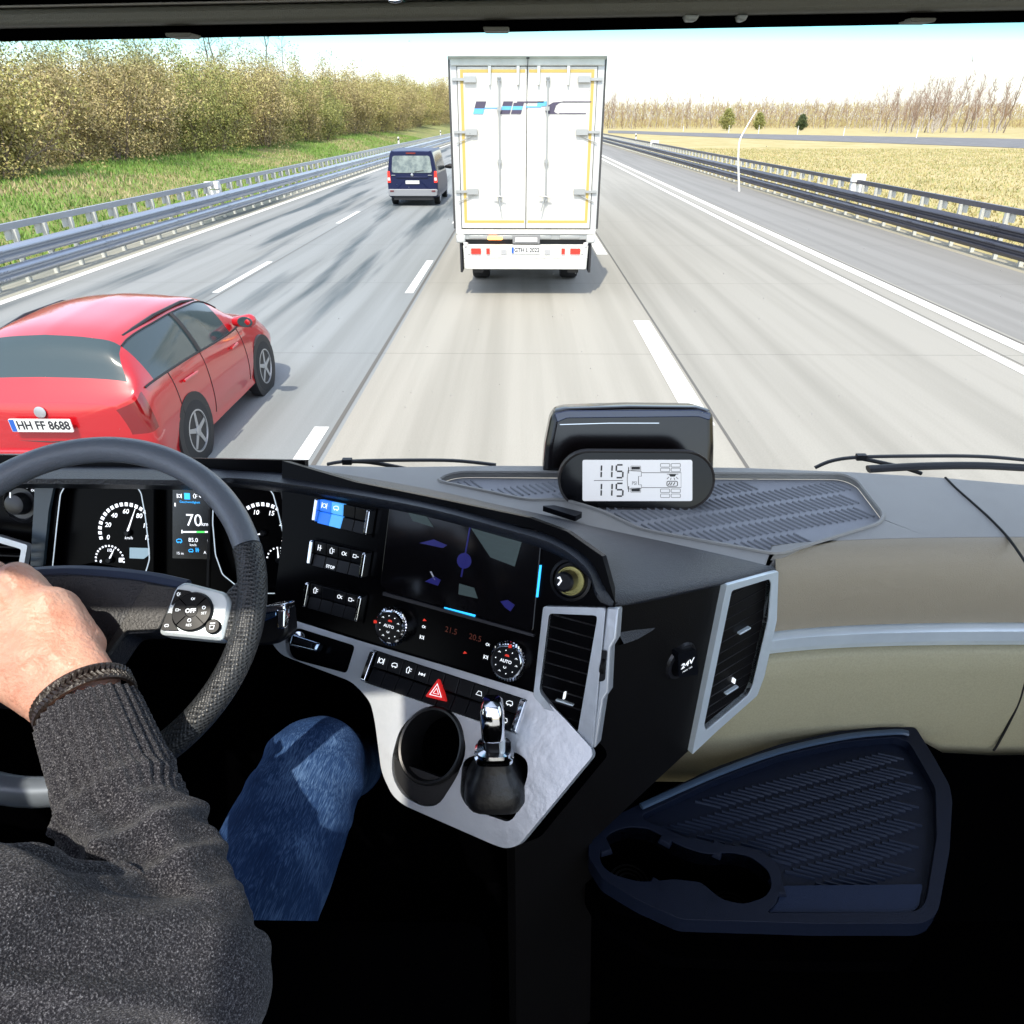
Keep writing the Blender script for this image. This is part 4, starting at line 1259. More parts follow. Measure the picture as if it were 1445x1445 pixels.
def icon(mb, F, c, k, r, z):
    x, y = c; 
    def circ(rr, n=12): return [(x + rr * math.cos(2 * math.pi * i / n), y + rr * math.sin(2 * math.pi * i / n)) for i in range(n)]
    lw = r * .22
    if k == 0: mb.line(F, circ(r * .7), lw, z, True); mb.line(F, [(x - r, y - r), (x - r, y + r)], lw, z); mb.line(F, [(x + r, y - r), (x + r, y + r)], lw, z)
    elif k == 1: mb.line(F, [(x - r, y - r * .6), (x - r * .5, y + r * .6), (x + r * .5, y + r * .6), (x + r, y - r * .6)], lw, z, True)
    elif k == 2: mb.line(F, [(x - r * .5, y + r), (x - r * .5, y - r)], lw, z); mb.line(F, [(x + r * .4, y + r), (x + r * .4, y - r)], lw, z); mb.line(F, [(x - r * .5, y), (x + r, y)], lw, z)
    elif k == 3: mb.line(F, [(x, y + r), (x - r * .6, y + r * .2), (x - r * .3, y - r), (x + r * .5, y - r), (x + r * .5, y + r * .5)], lw, z, True); mb.line(F, [(x + r * .8, y + r * .5), (x + r * 1.3, y + r * .5)], lw, z); mb.line(F, [(x + r * .8, y - r * .2), (x + r * 1.3, y - r * .2)], lw, z)
    elif k == 4: mb.line(F, circ(r * .6, 8), lw, z, True); mb.line(F, [(x + r * .6, y), (x + r * 1.3, y + r * .5)], lw, z); mb.line(F, [(x + r * .6, y), (x + r * 1.3, y - r * .5)], lw, z)
    elif k == 5:
        mb.line(F, [(x - r, y - r * .4), (x - r, y + r * .3), (x - r * .3, y + r * .7), (x + r * .7, y + r * .7), (x + r, y), (x + r, y - r * .4)], lw, z, True); mb.line(F, [(x - r * .5, y - r * .4), (x - r * .5, y - r * .8)], lw * 1.5, z); mb.line(F, [(x + r * .5, y - r * .4), (x + r * .5, y - r * .8)], lw * 1.5, z)
    elif k == 6: mb.line(F, [(x - r, y), (x + r, y)], lw, z); mb.line(F, [(x - r, y + r * .5), (x - r, y - r * .5)], lw, z); mb.line(F, [(x + r, y + r * .5), (x + r, y - r * .5)], lw, z); mb.line(F, circ(r * .3, 8), lw, z, True)
    elif k == 7: mb.line(F, [(x - r, y + r * .5), (x + r * .2, y + r * .5), (x + r * .2, y - r * .5), (x - r, y - r * .5)], lw, z, True); mb.line(F, [(x + r * .5, y), (x + r * 1.2, y)], lw, z)

def bank(c4, cols, rows_, special, icons, label=None, deep=.012, caps=(True, True)):
    f = quadfn(FB, c4)
    mb = MB(); mb.prism(FB, [f(-.03, -.04), f(1.03, -.04), f(1.03, 1.04), f(-.03, 1.04)], 0, .003)
    b = mb.build('switch_bank', M_gloss, dash, smooth=False)
    for j in range(rows_):
        for i in range(cols):
            s0, s1 = .06 + .88 * i / cols, .06 + .88 * (i + 1) / cols
            t0, t1 = j / rows_, (j + 1) / rows_
            q = cell(f, s0, s1, t0, t1, .02)
            mm = special.get((i, j), M_key)
            mb = MB()
            up = (j == 0)
            P = [FB.w(*q[3], .003), FB.w(*q[2], .003), FB.w(*q[1], .003), FB.w(*q[0], .003)]
            hb, ht = (.009, deep) if up else (deep - .001, .008)
            T = [FB.w(*q[3], hb), FB.w(*q[2], hb), FB.w(*q[1], ht), FB.w(*q[0], ht)]
            mb.add(P + T, [(4, 5, 6, 7), (0, 1, 5, 4), (1, 2, 6, 5), (2, 3, 7, 6), (3, 0, 4, 7)])
            mb.build('switch', mm, b, smooth=False, bevel=.0008)
    mb = MB()
    for (i, j, k) in icons:
        s, t = .06 + .88 * (i + .5) / cols, (j + .45) / rows_
        icon(mb, FB, f(s, t), k, .0042, deep + .0008)
    if icons: mb.build('switch_icons', M_icon, b, smooth=False)
    for s in (0, 1):
        if not caps[s]: continue
        mb = MB(); sa, sb = (-.01, .05) if s == 0 else (.95, 1.01)
        mb.prism(FB, rpoly([f(sa, .0), f(sb, .0), f(sb, .96), f(sa, .96)], .002), 0, deep + .004, inset=.002)
        mb.build('end_cap', M_chrome, b, bevel=.0008)
    return b
bank([(454, 703), (530, 719), (524, 756), (449, 737)], 4, 2, {(0, 0): M_bluelit, (0, 1): M_bluelit, (1, 0): M_cyanlit, (1, 1): M_cyanlit}, [(0, 0, 0), (1, 0, 5)])
b2 = bank([(447, 761), (524, 779), (518, 816), (442, 797)], 4, 2, {}, [(0, 0, 2), (1, 0, 3), (2, 0, 4), (3, 0, 7)])
mb = MB(); mb.text(FB, 'STOP', FB.px(474, 799), .0062, .0135, bold=.0002); mb.build('stop_lettering', M_icon, b2, smooth=False)
bank([(441, 820), (518, 840), (511, 877), (435, 856)], 4, 2, {}, [(0, 0, 3), (2, 0, 4), (3, 0, 7)])

# screen with painted reflections and lit edge bars
sc_px = [(552, 706), (760, 748), (766, 760), (754, 892), (545, 834), (538, 825)]
mb = MB(); mb.prism(FB, rpoly(FB.poly(sc_px), .006), 0, .004, inset=.001)
scr = mb.build('display_screen', mat('display_glass', (.003, .0026, .0034), .12, spec=.3), dash, smooth=False, bevel=.0006)
def flat(name, px, m, parent, F=FB, c0=.004, c1=.0048, r=0):
    mb = MB(); q = F.poly(px); q = rpoly(q, r) if r else q
    mb.prism(F, q, c0, c1); return mb.build(name, m, parent, smooth=False)
flat('lit_bar', [(642, 722), (691, 733), (690, 736), (642, 725)], M_cyanbar, scr)
flat('lit_bar', [(629, 856), (673, 867), (672, 870), (629, 859)], M_cyanbar, scr)
flat('lit_bar', [(763, 797), (766, 797), (761, 842), (758, 842)], M_cyanbar, scr)
M_map = mat('screen_map_patch', (.008, .012, .013), .5, emit=(.04, .065, .07), estr=.3, var=(90, (.012, .02, .022)), stretch=(.3, 1, 4))
flat('screen_patch', [(664, 741), (722, 752), (738, 764), (728, 799), (694, 786), (680, 765)], M_map, scr)
flat('screen_patch', [(572, 712), (600, 722), (614, 744), (585, 735)], M_map, scr)
flat('screen_patch', [(650, 823), (671, 829), (676, 844), (649, 838)], M_map, scr)
mb = MB(); F = FB
cx, cy = FB.px(657, 791)
mb.lathe(FB, (cx, cy), [(.0105, .004), (.0105, .005), (.004, .005)], 20); mb.fbox(FB, cx - .001, cx + .001, cy, cy + .048, .0042, .0052); mb.fbox(FB, cx - .001, cx + .001, cy - .022, cy, .0042, .0052)
mb.build('screen_graphics', M_navy, scr, smooth=False)
for q in ([(594, 766), (614, 761), (633, 769), (627, 773)], [(602, 820), (615, 813), (624, 818), (620, 826)], [(708, 848), (718, 846), (728, 853), (722, 862), (714, 856)]): flat('screen_graphics', q, M_navy, scr)
flat('screen_glint', [(609, 806), (611, 806), (617, 818), (615, 818)], M_glint, scr)  # glint on the glass, painted as a pale glowing sliver
# ledge under the screen, climate panel
flat('ledge', [(545, 834), (756, 893), (756, 897), (545, 839)], mat('ledge_grey', (.02, .021, .026), .4), dash, c0=0, c1=.009)
def knob(u, v, ru, lab):
    c = FB.px(u, v); r = ru * FB.scale(u, v)
    mb = MB(); mb.lathe(FB, c, [(r * 1.06, 0), (r * 1.06, .006), (r * 1.0, .012), (r * .98, .022), (r * .90, .024), (r * .88, .020)], 40, 1, 1)
    for k in range(36):
        a = 2 * math.pi * k / 36
        mb.box(FB.w(c[0] + r * 1.0 * math.cos(a), c[1] + r * 1.0 * math.sin(a), .016), (.002, .002, .009))
    kb = mb.build('climate_knob', M_chrome, dash, smooth=40)
    mb = MB(); mb.lathe(FB, c, [(r * .885, .019), (r * .885, .0215), (r * .2, .0222)], 36); mb.build('knob_face', M_key, kb)
    mb = MB()
    for k in range(10):
        a = 2 * math.pi * k / 10 + .5
        x, y = c[0] + r * .66 * math.cos(a), c[1] + r * .66 * math.sin(a)
        if k % 3 == 0: mb.line(FB, [(x - .0016, y), (x, y + .0016), (x + .0016, y)], .0007, .0232)
        else: mb.lathe(FB, (x, y), [(.0007, .022), (.0007, .0232)], 6)
    mb.text(FB, 'AUTO', (c[0], c[1] + .001), .0058, .0236, bold=.0001)
    mb.line(FB, [(c[0] + .0018 * math.cos(t), c[1] - .0065 + .0018 * math.sin(t)) for t in (2.6, 3.6, 4.7, 5.8, 6.8)], .0006, .0232)
    mb.build('knob_print', M_icon, kb, smooth=False)
    mb = MB(); mb.prism(FB, [(c[0] - .003, c[1] + .0075), (c[0] + .003, c[1] + .0075), (c[0] + .002, c[1] + .0098), (c[0] - .002, c[1] + .0098)], .022, .0234)
    a = R(85 if u > 700 else 175); mb.box(FB.w(c[0] + r * .95 * math.cos(a), c[1] + r * .95 * math.sin(a), .0235), (.004, .003, .003))
    mb.build('knob_light', M_redled, kb, smooth=False)
knob(561, 881, 23.5, 'l'); knob(723, 929, 24.5, 'r')
mb = MB()
for (u, v, k) in ((598, 884, 4), (596, 899, 0), (688, 909, 4), (686, 927, 0)): icon(mb, FB, FB.px(u, v), k, .0028, .001)
mb.build('climate_icons', M_icon, dash, smooth=False)
mb = MB()
for (u, v) in ((599, 875), (656, 921)): mb.prism(FB, FB.poly([(u - 2, v + 1), (u, v - 2), (u + 3, v + 1)]), 0, .0014)
mb.build('climate_leds', M_redled, dash, smooth=False)
mb = MB(); mb.text(FB, '21.5', FB.px(637, 890), .011, .001); mb.text(FB, '20.5', FB.px(671, 900), .011, .001)
mb.build('climate_readout', mat('dim_red_readout', (.05, .01, .005), .4, emit=(.4, .06, .02), estr=.05), dash, smooth=False)
# round rotary knob right of the screen
c = FB.px(806, 818); s_ = FB.scale(806, 818)
mb = MB(); mb.lathe(FB, c, [(31 * s_, 0), (30 * s_, .004), (26 * s_, .005), (24 * s_, .001)], 40); rk = mb.build('rotary_knob', M_key, dash)
mb = MB(); mb.lathe(FB, (c[0] + .002, c[1]), [(19 * s_, .002), (21 * s_, .010), (20 * s_, .012), (18.5 * s_, .012), (18 * s_, .009)], 36); mb.build('knob_ring', mat('brass_ring', (.45, .40, .15), .25, .9), rk)
mb = MB(); mb.lathe(FB, (c[0] - .001, c[1]), [(15 * s_, .005), (14 * s_, .028), (11 * s_, .030)], 32)
mb.build('knob_cap', M_key, rk)
mb = MB(); x, y = c[0] - 4 * s_, c[1]; mb.line(FB, [(x - .005, y + .003), (x - .003, y + .005), (x, y + .001), (x - .003, y - .005)], .0022, .031); mb.build('knob_mark', M_icon, rk, smooth=False)

# ---- silver console with its openings
cup_px = [(556, 1098), (555, 1070), (566, 1030), (586, 1008), (612, 1000), (640, 1006), (657, 1035), (660, 1062), (648, 1095), (622, 1136), (600, 1139), (572, 1124)]
boot_px = [(655, 1072), (688, 1060), (728, 1060), (746, 1072), (747, 1092), (730, 1150), (720, 1160), (664, 1141), (651, 1122)]
ign_px = [(405, 903), (410, 892), (424, 887), (504, 912), (492, 951), (414, 930), (406, 920)]
str_px = [(529, 917), (746, 988), (731, 1036), (513, 962)]
holes = [rpoly(FC.poly(cup_px), .012, 3), rpoly(FC.poly(boot_px), .010, 3), rpoly(FC.poly(ign_px), .006, 3), rpoly(FC.poly(str_px), .002, 2)]
mb = MB(); mb.holed(FC, tp, holes, -.014, .006)
con = mb.build('console_trim', M_silver, dash, smooth=30, bevel=.0035)
mb = MB(); mb.prism(FC, tp, -.10, -.05)
mb.build('console_well', M_black, con, smooth=False)
for hl in holes:
    mb = MB(); m_ = len(hl)
    mb.add([FC.w(a, b, .004) for a, b in hl] + [FC.w(a, b, -.06) for a, b in hl], [(i, (i + 1) % m_, m_ + (i + 1) % m_, m_ + i) for i in range(m_)])
    mb.build('opening_wall', M_key, con, smooth=False)
# ignition slot with chrome key
flat('slot_floor', ign_px, M_gloss, con, F=FC, c0=-.02, c1=-.006)
mb = MB(); c = FC.px(424, 903)
mb.lathe(FC, c, [(.013, -.006), (.013, .004), (.011, .008), (.004, .009)], 28); ky = mb.build('ignition_key', M_chrome, dash)
mb = MB(); mb.prism(FC, rpoly(FC.poly([(418, 896), (458, 909), (452, 921), (414, 912)]), .003), .0, .014, inset=.003); mb.build('key_grip', mat('steel_blue_chrome', (.35, .45, .58), .15, 1), ky, bevel=.001)
mb = MB(); mb.prism(FC, rpoly(FC.poly([(424, 902), (448, 910), (446, 916), (422, 909)]), .001), .0142, .0155); mb.build('grip_inlay', M_key, ky, smooth=False)
# long switch row
f = quadfn(FC, str_px)
mb = MB(); mb.prism(FC, [f(0, 0), f(1, 0), f(1, 1), f(0, 1)], -.02, -.004)
row = mb.build('switch_row', M_gloss, dash, smooth=False)
NC = 10
for j in range(2):
    for i in range(NC):
        s0, s1 = .04 + .92 * i / NC, .04 + .92 * (i + 1) / NC
        q = cell(f, s0, s1, j / 2, (j + 1) / 2, .025)
        hb, ht = (.006, .009) if j == 0 else (.008, .004)
        mb = MB(); mb.add([FC.w(*q[3], -.004), FC.w(*q[2], -.004), FC.w(*q[1], -.004), FC.w(*q[0], -.004), FC.w(*q[3], hb), FC.w(*q[2], hb), FC.w(*q[1], ht), FC.w(*q[0], ht)], [(4, 5, 6, 7), (0, 1, 5, 4), (1, 2, 6, 5), (2, 3, 7, 6), (3, 0, 4, 7)])
        mb.build('switch', M_key, row, smooth=False, bevel=.0008)
mb = MB()
for i, j, k in ((0, 0, 0), (1, 0, 5), (2, 0, 3), (3, 0, 6), (7, 0, 1), (8, 0, 5), (9, 0, 5), (9, 1, 5)):
    icon(mb, FC, f(.04 + .92 * (i + .5) / NC, (j + .5) / 2), k, .0042, .0092)
mb.build('switch_icons', M_icon, row, smooth=False)
for sa, sb in ((0.0, .032), (.968, 1.0)):
    mb = MB(); mb.prism(FC, rpoly([f(sa, .02), f(sb, .02), f(sb, .98), f(sa, .98)], .002), -.004, .013, inset=.002); mb.build('end_cap', M_chrome, row, bevel=.0008)
M_hred = mat('hazard_red', (.55, .015, .015), .3, emit=(.7, .02, .02), estr=.25)
tri = FC.poly([(624, 958), (605, 984), (634, 991)])
mb = MB(); mb.prism(FC, rpoly(tri, .003), .004, .0135, inset=.001); hz = mb.build('hazard_button', M_hred, row, bevel=.0006)
cx = sum(p[0] for p in tri) / 3; cy = sum(p[1] for p in tri) / 3
def shr(q): return [(cx + (p[0] - cx) * q, cy + (p[1] - cy) * q) for p in tri]
mb = MB(); mb.line(FC, shr(.56), .0016, .0136, True); mb.line(FC, shr(.26), .0011, .0136, True); mb.build('hazard_mark', M_icon, hz, smooth=False)
# cup holder
cc = FC.px(611, 1052); r = 47 * FC.scale(611, 1052)
M_cup = mat('cup_black', (.010, .010, .011), .35)
mb = MB(); mb.lathe(FC, cc, [(r * .80, -.075), (r * .84, -.05), (r * .88, .0), (r * .93, .011), (r * .99, .012), (r * 1.04, .008), (r * 1.03, -.012)][::-1], 48, 1, 1.1)
cup = mb.build('cup_holder', M_cup, dash, smooth=50)
mb = MB()
for z in (-.058, -.066, -.072): mb.tube([FC.w(cc[0] + r * .72 * math.cos(t), cc[1] + r * .72 * math.sin(t), z) for t in np.linspace(0, 6.283, 32)[:-1]], .0014, 5, closed=True)
mb.build('cup_rings', M_side, cup)
flat('cup_skirt', [(558, 1098), (556, 1070), (575, 1080), (630, 1100), (652, 1085), (622, 1134), (600, 1137), (574, 1122)], M_cup, cup, F=FC, c0=-.02, c1=.001, r=.006)
# gear lever
gb = FC.px(697, 1118); sc = FC.scale(697, 1118)
g0 = FC.w(*gb, -.01)
up_ = PX(694, 992, (g0 - CAM).dot(FW) - .055) - g0
LV = up_.length / .150
up_.normalize(); up_ = up_ * LV
M_boot = mat('leather_boot', (.005, .005, .006), .38, bump=(70, .0012))
side = RT.copy(); dn = up_.cross(side).normalized()
def ringp(c, a, b, n=20, pw=.55):
    o = []
    for k in range(n):
        q = 2 * math.pi * k / n; cx_, sx_ = math.cos(q), math.sin(q)
        o.append(c + side * (a * math.copysign(abs(cx_) ** pw, cx_)) + dn * (b * math.copysign(abs(sx_) ** pw, sx_)))
    return o
lev = []
for hgt, a, b in ((.0, .037, .037), (.012, .040, .038), (.028, .036, .033), (.045, .027, .025), (.060, .021, .019), (.068, .020, .018)):
    lev.append(ringp(g0 + up_ * hgt, a, b))
mb = MB(); mb.grid(lev, closed=True); boot = mb.build('lever_boot', M_boot, dash, smooth=60)
mb = MB(); mb.grid([ringp(g0 + up_ * hh, a, b) for hh, a, b in ((.064, .021, .019), (.066, .0245, .022), (.071, .0245, .022), (.073, .0215, .019), (.078, .021, .0185), (.080, .013, .011))], closed=True); mb.build('lever_collar', M_chrome, boot, smooth=35, fix=True)
mb = MB(); mb.grid([ringp(g0 + up_ * hh + dn * q, a, b) for hh, a, b, q in ((.075, .011, .012, 0), (.10, .011, .012, 0), (.118, .012, .013, 0.002))], closed=True); mb.build('lever_shaft', M_key, boot, smooth=60)
mb = MB(); mb.grid([ringp(g0 + up_ * hh + dn * q, a, b) for hh, a, b, q in ((.076, .004, .013, 0), (.11, .004, .013, 0), (.13, .005, .014, 0))], closed=True)
for v_ in range(len(mb.v)): p = Vector(mb.v[v_]) + side * .010; mb.v[v_] = tuple(p)
mb.build('lever_side_plate', M_silver2, boot, smooth=60)
sgn = -1 if dn.z > 0 else 1
mb = MB(); n4 = []
for hh, a, b in ((.100, .013, .017), (.104, .0145, .019), (.130, .0145, .019), (.146, .0135, .017), (.153, .010, .012), (.154, .002, .002)): n4.append(ringp(g0 + up_ * hh, a, b, pw=.45))
n4.insert(0, ringp(g0 + up_ * .102, .001, .001))
mb.grid(n4, closed=True); mb.build('lever_knob', M_chrome, boot, smooth=45, fix=True)

# ---- air vents
def vent(F, outer, opening, nsl, right_strip=None, label=None, lever=None, depth=.03, m=M_silver):
    o = rpoly(F.poly(outer), .004, 3); h = rpoly(F.poly(opening), .005, 3)
    mb = MB(); mb.holed(F, o, [h], -.004, .010); fr = mb.build('air_vent', m, dash, smooth=30, bevel=.003)
    mb = MB(); mm = len(h); mb.add([F.w(a, b, .008) for a, b in h] + [F.w(a, b, -depth) for a, b in h], [(i, (i + 1) % mm, mm + (i + 1) % mm, mm + i) for i in range(mm)]); mb.prism(F, h, -depth - .002, -depth)
    mb.build('vent_duct', M_black, fr, smooth=False)
    ys_ = [p[1] for p in h]; y0, y1 = min(ys_), max(ys_)
    sl = MB(); ed = MB()
    for k in range(nsl):
        y = y1 - (y1 - y0) * (k + .8) / (nsl + .6)
        xs_ = []
        for i in range(mm):
            (x1, a), (x2, b) = h[i], h[(i + 1) % mm]
            if (a > y) != (b > y): xs_.append(x1 + (x2 - x1) * (y - a) / (b - a))
        if len(xs_) < 2: continue
        x0, x1 = min(xs_) + .001, max(xs_) - .001
        sl.add([F.w(x0, y + .005, -.016), F.w(x1, y + .005, -.016), F.w(x1, y - .001, .001), F.w(x0, y - .001, .001), F.w(x0, y + .003, -.017), F.w(x1, y + .003, -.017), F.w(x1, y - .003, .000), F.w(x0, y - .003, .000)], [(0, 1, 2, 3), (7, 6, 5, 4), (3, 2, 6, 7), (0, 3, 7, 4), (1, 5, 6, 2)])
    sl.build('vent_slats', mat('slat_black', (.012, .011, .012), .28), fr, smooth=False)
    return fr, h
vl, h_ = vent(FB, [(770, 854), (857, 856), (839, 1054), (822, 1051), (756, 980)], [(778, 864), (846, 867), (818, 1031), (806, 1027), (764, 973)], 9)
def slider(F, u, v, parent, rot=0, w=14):
    s = F.scale(u, v); c = F.px(u, v)
    mb = MB(); mb.fbox(F, c[0] - w * s / 2, c[0] + w * s / 2, c[1] - 1.6 * s, c[1] + 1.2 * s, -.002, .006); mb.build('vent_slider', M_silver2, parent, bevel=.0008)
slider(FB, 798, 990, vl, w=26)
mb = MB(); c = FB.px(797, 984); mb.fbox(FB, c[0] - .001, c[0] + .001, c[1] - .001, c[1] + .008, -.001, .006); mb.build('vent_mark', M_icon, vl, smooth=False)
# strip right of the vent, turning the corner, with its thumb wheel
cs = [(858, 856), (874, 857), (871, 900), (863, 913), (860, 975), (853, 985), (843, 1052), (838, 1054)]
mb = MB(); mb.prism(FB, FB.poly(cs), -.02, .006); crn = mb.build('corner_trim', M_silver, dash, bevel=.003)
mb = MB(); mb.prism(FB, rpoly(FB.poly([(850, 916), (859, 916), (856, 958), (847, 960)]), .003), .0062, .0092); ws = mb.build('thumb_slot', M_key, crn)
mb = MB(); w0 = FB.px(853, 938); mb.lathe(Frame(FB.w(w0[0], w0[1], .002), FB.u, FB.n), (0, 0), [(.011, -.003), (.012, -.002), (.012, .002), (.011, .003)], 30); mb.build('thumb_wheel', M_side, ws, fix=True)
vr, h_ = vent(FD, [(1018, 821), (1091, 802), (1089, 871), (1072, 950), (1062, 977), (1004, 1028), (970, 1060)], [(1025, 829), (1078, 813), (1081, 820), (1077, 871), (1056, 963), (1050, 976), (990, 1026), (987, 1018)], 12, m=M_silver2)
slider(FD, 1048, 888, vr, w=24); slider(FD, 1030, 972, vr, w=26)
mb = MB(); c = FD.px(1033, 960); mb.fbox(FD, c[0] - .001, c[0] + .001, c[1] - .003, c[1] + .006, -.001, .006); mb.build('vent_mark', M_icon, vr, smooth=False)
# 24 V socket and moulded crease on the side panel
c = FD.px(960, 932); s_ = FD.scale(960, 932)
mb = MB(); mb.lathe(FD, c, [(30 * s_, 0), (28 * s_, .004), (23 * s_, .005), (21 * s_, .0), (20 * s_, -.002)], 40); so = mb.build('power_socket', mat('socket_black', (.014, .014, .016), .3), dash)
flat('socket_lid', [(948, 916), (974, 910), (977, 945), (949, 950)], M_key, so, F=FD, c0=0, c1=.012, r=.004)
mb = MB(); mb.text(FD, '24V', FD.px(961, 930), .0135, .0126, bold=.0003, sx=1.25); mb.text(FD, 'MAX 15A', FD.px(961, 938), .0042, .0126, sx=1.2); mb.build('socket_lettering', M_icon, so, smooth=False)
mb = MB(); P_ = [FD.at(870, 896, .003), FD.at(890, 893, .006), FD.at(925, 886, .0)]
mb.grid([[FD.at(872, 893, .0), FD.at(895, 889, .0), FD.at(925, 886, .0)], [FD.at(873, 903, .010), FD.at(895, 898, .007), FD.at(920, 889, .001)], [FD.at(872, 911, .0), FD.at(893, 904, .0), FD.at(915, 892, .0)]]); mb.build('side_crease', M_hood, dash, smooth=60)

# ---- instrument cluster behind the wheel
mb = MB(); mb.prism(FA, FA.poly([(-260, 640), (420, 652), (420, 885), (380, 900), (-260, 900)]), -.045, -.030); cl = mb.build('instrument_cluster', M_gloss, dash, smooth=False)
Lg = [(67, 830), (67, 802), (73, 743), (78, 699), (84, 688), (94, 684), (174, 683), (186, 687), (193, 697), (199, 730), (204, 774), (205, 792), (199, 812), (190, 835)]
Rg = [(296, 700), (303, 689), (324, 685), (358, 685), (374, 690), (381, 698), (389, 727), (400, 775), (403, 815), (399, 832), (388, 840), (372, 840), (330, 830), (309, 813), (299, 785), (295, 740)]
M_bez = mat('cluster_surround', (.012, .018, .028), .35)
outerA = FA.poly([(47, 676), (70, 670), (250, 668), (395, 676), (408, 690), (414, 860), (380, 880), (250, 870), (40, 850)])
mb = MB(); mb.holed(FA, outerA, [rpoly(FA.poly(Lg), .004, 2), rpoly(FA.poly(Rg), .004, 2), FA.poly([(212, 688), (290, 690), (290, 840), (212, 835)])], -.03, -.012)
mb.build('cluster_surround', M_gloss, cl, smooth=False, bevel=.002)
flat('surround_edge', [(47, 676), (76, 672), (66, 720), (58, 800), (40, 800)], mat('surround_grey_blue', (.05, .075, .095), .35), cl, F=FA, c0=-.01, c1=-.004, r=.004)
flat('surround_edge', [(392, 682), (403, 684), (412, 740), (414, 800), (408, 800), (404, 745)], mat('surround_grey', (.09, .09, .095), .35), cl, F=FA, c0=-.01, c1=-.004, r=.002)
flat('gauge_glass_edge', [(290, 720), (293, 720), (290, 830), (287, 830)], M_key, cl, F=FA, c0=-.01, c1=-.009)
M_lit = mat('gauge_white_print', (.6, .62, .65), .5, emit=(.9, .93, 1), estr=.8)
M_rimw = mat('gauge_rim_white', (.6, .65, .7), .35, emit=(.55, .65, .72), estr=.35)
for G_ in (Lg, Rg):
    mb = MB(); mb.line(FA, rpoly(FA.poly(G_), .004, 3), .0016, -.0115, True); mb.build('gauge_rim', M_rimw, cl, smooth=False)
def gauge(cx_, cy_, rp, a0, a1, nt, labels, needle, sc_=1.0, arc=True, lab_r=.72, size=9.5):
    c = FA.px(cx_, cy_); s = FA.scale(cx_, cy_)
    mb = MB(); k = nt
    for i in range(k + 1):
        a = R(a0 + (a1 - a0) * i / k); w = rp * s * .10
        x0, y0 = c[0] + rp * s * .90 * math.cos(a), c[1] + rp * s * .90 * math.sin(a)
        x1, y1 = c[0] + rp * s * 1.02 * math.cos(a), c[1] + rp * s * 1.02 * math.sin(a)
        mb.line(FA, [(x0, y0), (x1, y1)], w, -.0285)
    for (txt, a) in labels:
        a = R(a); mb.text(FA, txt, (c[0] + rp * s * lab_r * math.cos(a), c[1] + rp * s * lab_r * math.sin(a)), size * s, -.028, shear=.2, bold=.00012)
    g = mb.build('gauge', M_lit, cl, smooth=False)
    mb = MB(); a = R(needle[0]); mb.prism(FA, [(c[0] - .0012 * math.sin(a), c[1] + .0012 * math.cos(a)), (c[0] + .0012 * math.sin(a), c[1] - .0012 * math.cos(a)), (c[0] + needle[1] * s * math.cos(a), c[1] + needle[1] * s * math.sin(a))], -.026, -.024)
    mb.build('needle', M_lit, g, smooth=False)
    mb = MB(); mb.lathe(FA, c, [(5 * s, -.030), (5 * s, -.025), (3 * s, -.023)], 20); mb.build('needle_hub', M_key, g)
gauge(165, 757, 44, 192, -12, 20, [('0', 194), ('20', 160), ('40', 128), ('60', 93), ('80', 55), ('100', 22), ('120', -10)], (68, 40))
gauge(139, 796, 22, 185, -5, 14, [('0', 190), ('1/2', 90)], (62, 20), lab_r=.66, size=6)
gauge(361, 757, 44, 192, -12, 20, [('0', 194), ('5', 160), ('10', 110), ('15', 68), ('20', 28), ('25', -14)], (194, 26))
gauge(384, 796, 19, 170, 10, 9, [('7', 80)], (94, 18), lab_r=.62, size=6)
mb = MB(); mb.text(FA, 'km/h', FA.px(166, 764), 6 * FA.scale(166, 764), -.028, shear=.2); mb.line(FA, [FA.px(320, 779), FA.px(333, 779)], .0006, -.028); mb.build('gauge_unit', M_lit, cl, smooth=False)
flat('fuel_mark', [(152, 793), (157, 793), (157, 799), (152, 799)], M_lit, cl, F=FA, c0=-.029, c1=-.028)
flat('odometer_display', [(168, 778), (203, 779), (196, 788), (188, 794), (168, 793)], mat('lcd_grey_blue', (.25, .33, .38), .4, emit=(.25, .36, .42), estr=.5), cl, F=FA, c0=-.029, c1=-.027)
dsp = flat('driver_display', [(230, 694), (293, 696), (296, 795), (230, 793)], mat('display_black', (.003, .004, .008), .2), cl, F=FA, c0=-.029, c1=-.027)
mb = MB(); s = FA.scale(260, 740)
mb.text(FA, '70', FA.px(261, 739), 25 * s, -.0265); mb.text(FA, 'km/h', FA.px(280, 744), 8.5 * s, -.0265)
mb.line(FA, [FA.px(244, 755), FA.px(265, 755)], 2.2 * s, -.0265); mb.line(FA, [FA.px(277, 755), FA.px(287, 755)], 2.2 * s, -.0265)
mb.line(FA, [FA.px(244, 752), FA.px(244, 757)], 1.2 * s, -.0265); mb.line(FA, [FA.px(234, 713), FA.px(234, 718)], 1.8 * s, -.0265)
mb.text(FA, '85.0', FA.px(260, 767), 8.5 * s, -.0265); mb.text(FA, 'km/h', FA.px(260, 774), 5 * s, -.0265)
mb.text(FA, '12', FA.px(286, 773), 17 * s, -.0265, bold=.0003); mb.text(FA, 'A', FA.px(277, 785), 6 * s, -.0265); mb.text(FA, '15 m', FA.px(241, 786), 5.5 * s, -.0265); mb.text(FA, '77 ?', FA.px(241, 780), 4.5 * s, -.0265) if False else None
for u, k in ((240, 0), (262, 3), (272, 5), (281, 4)): icon(mb, FA, FA.px(u, 703), k, 3.2 * s, -.0265)
mb.build('display_text', M_lit, dsp, smooth=False)
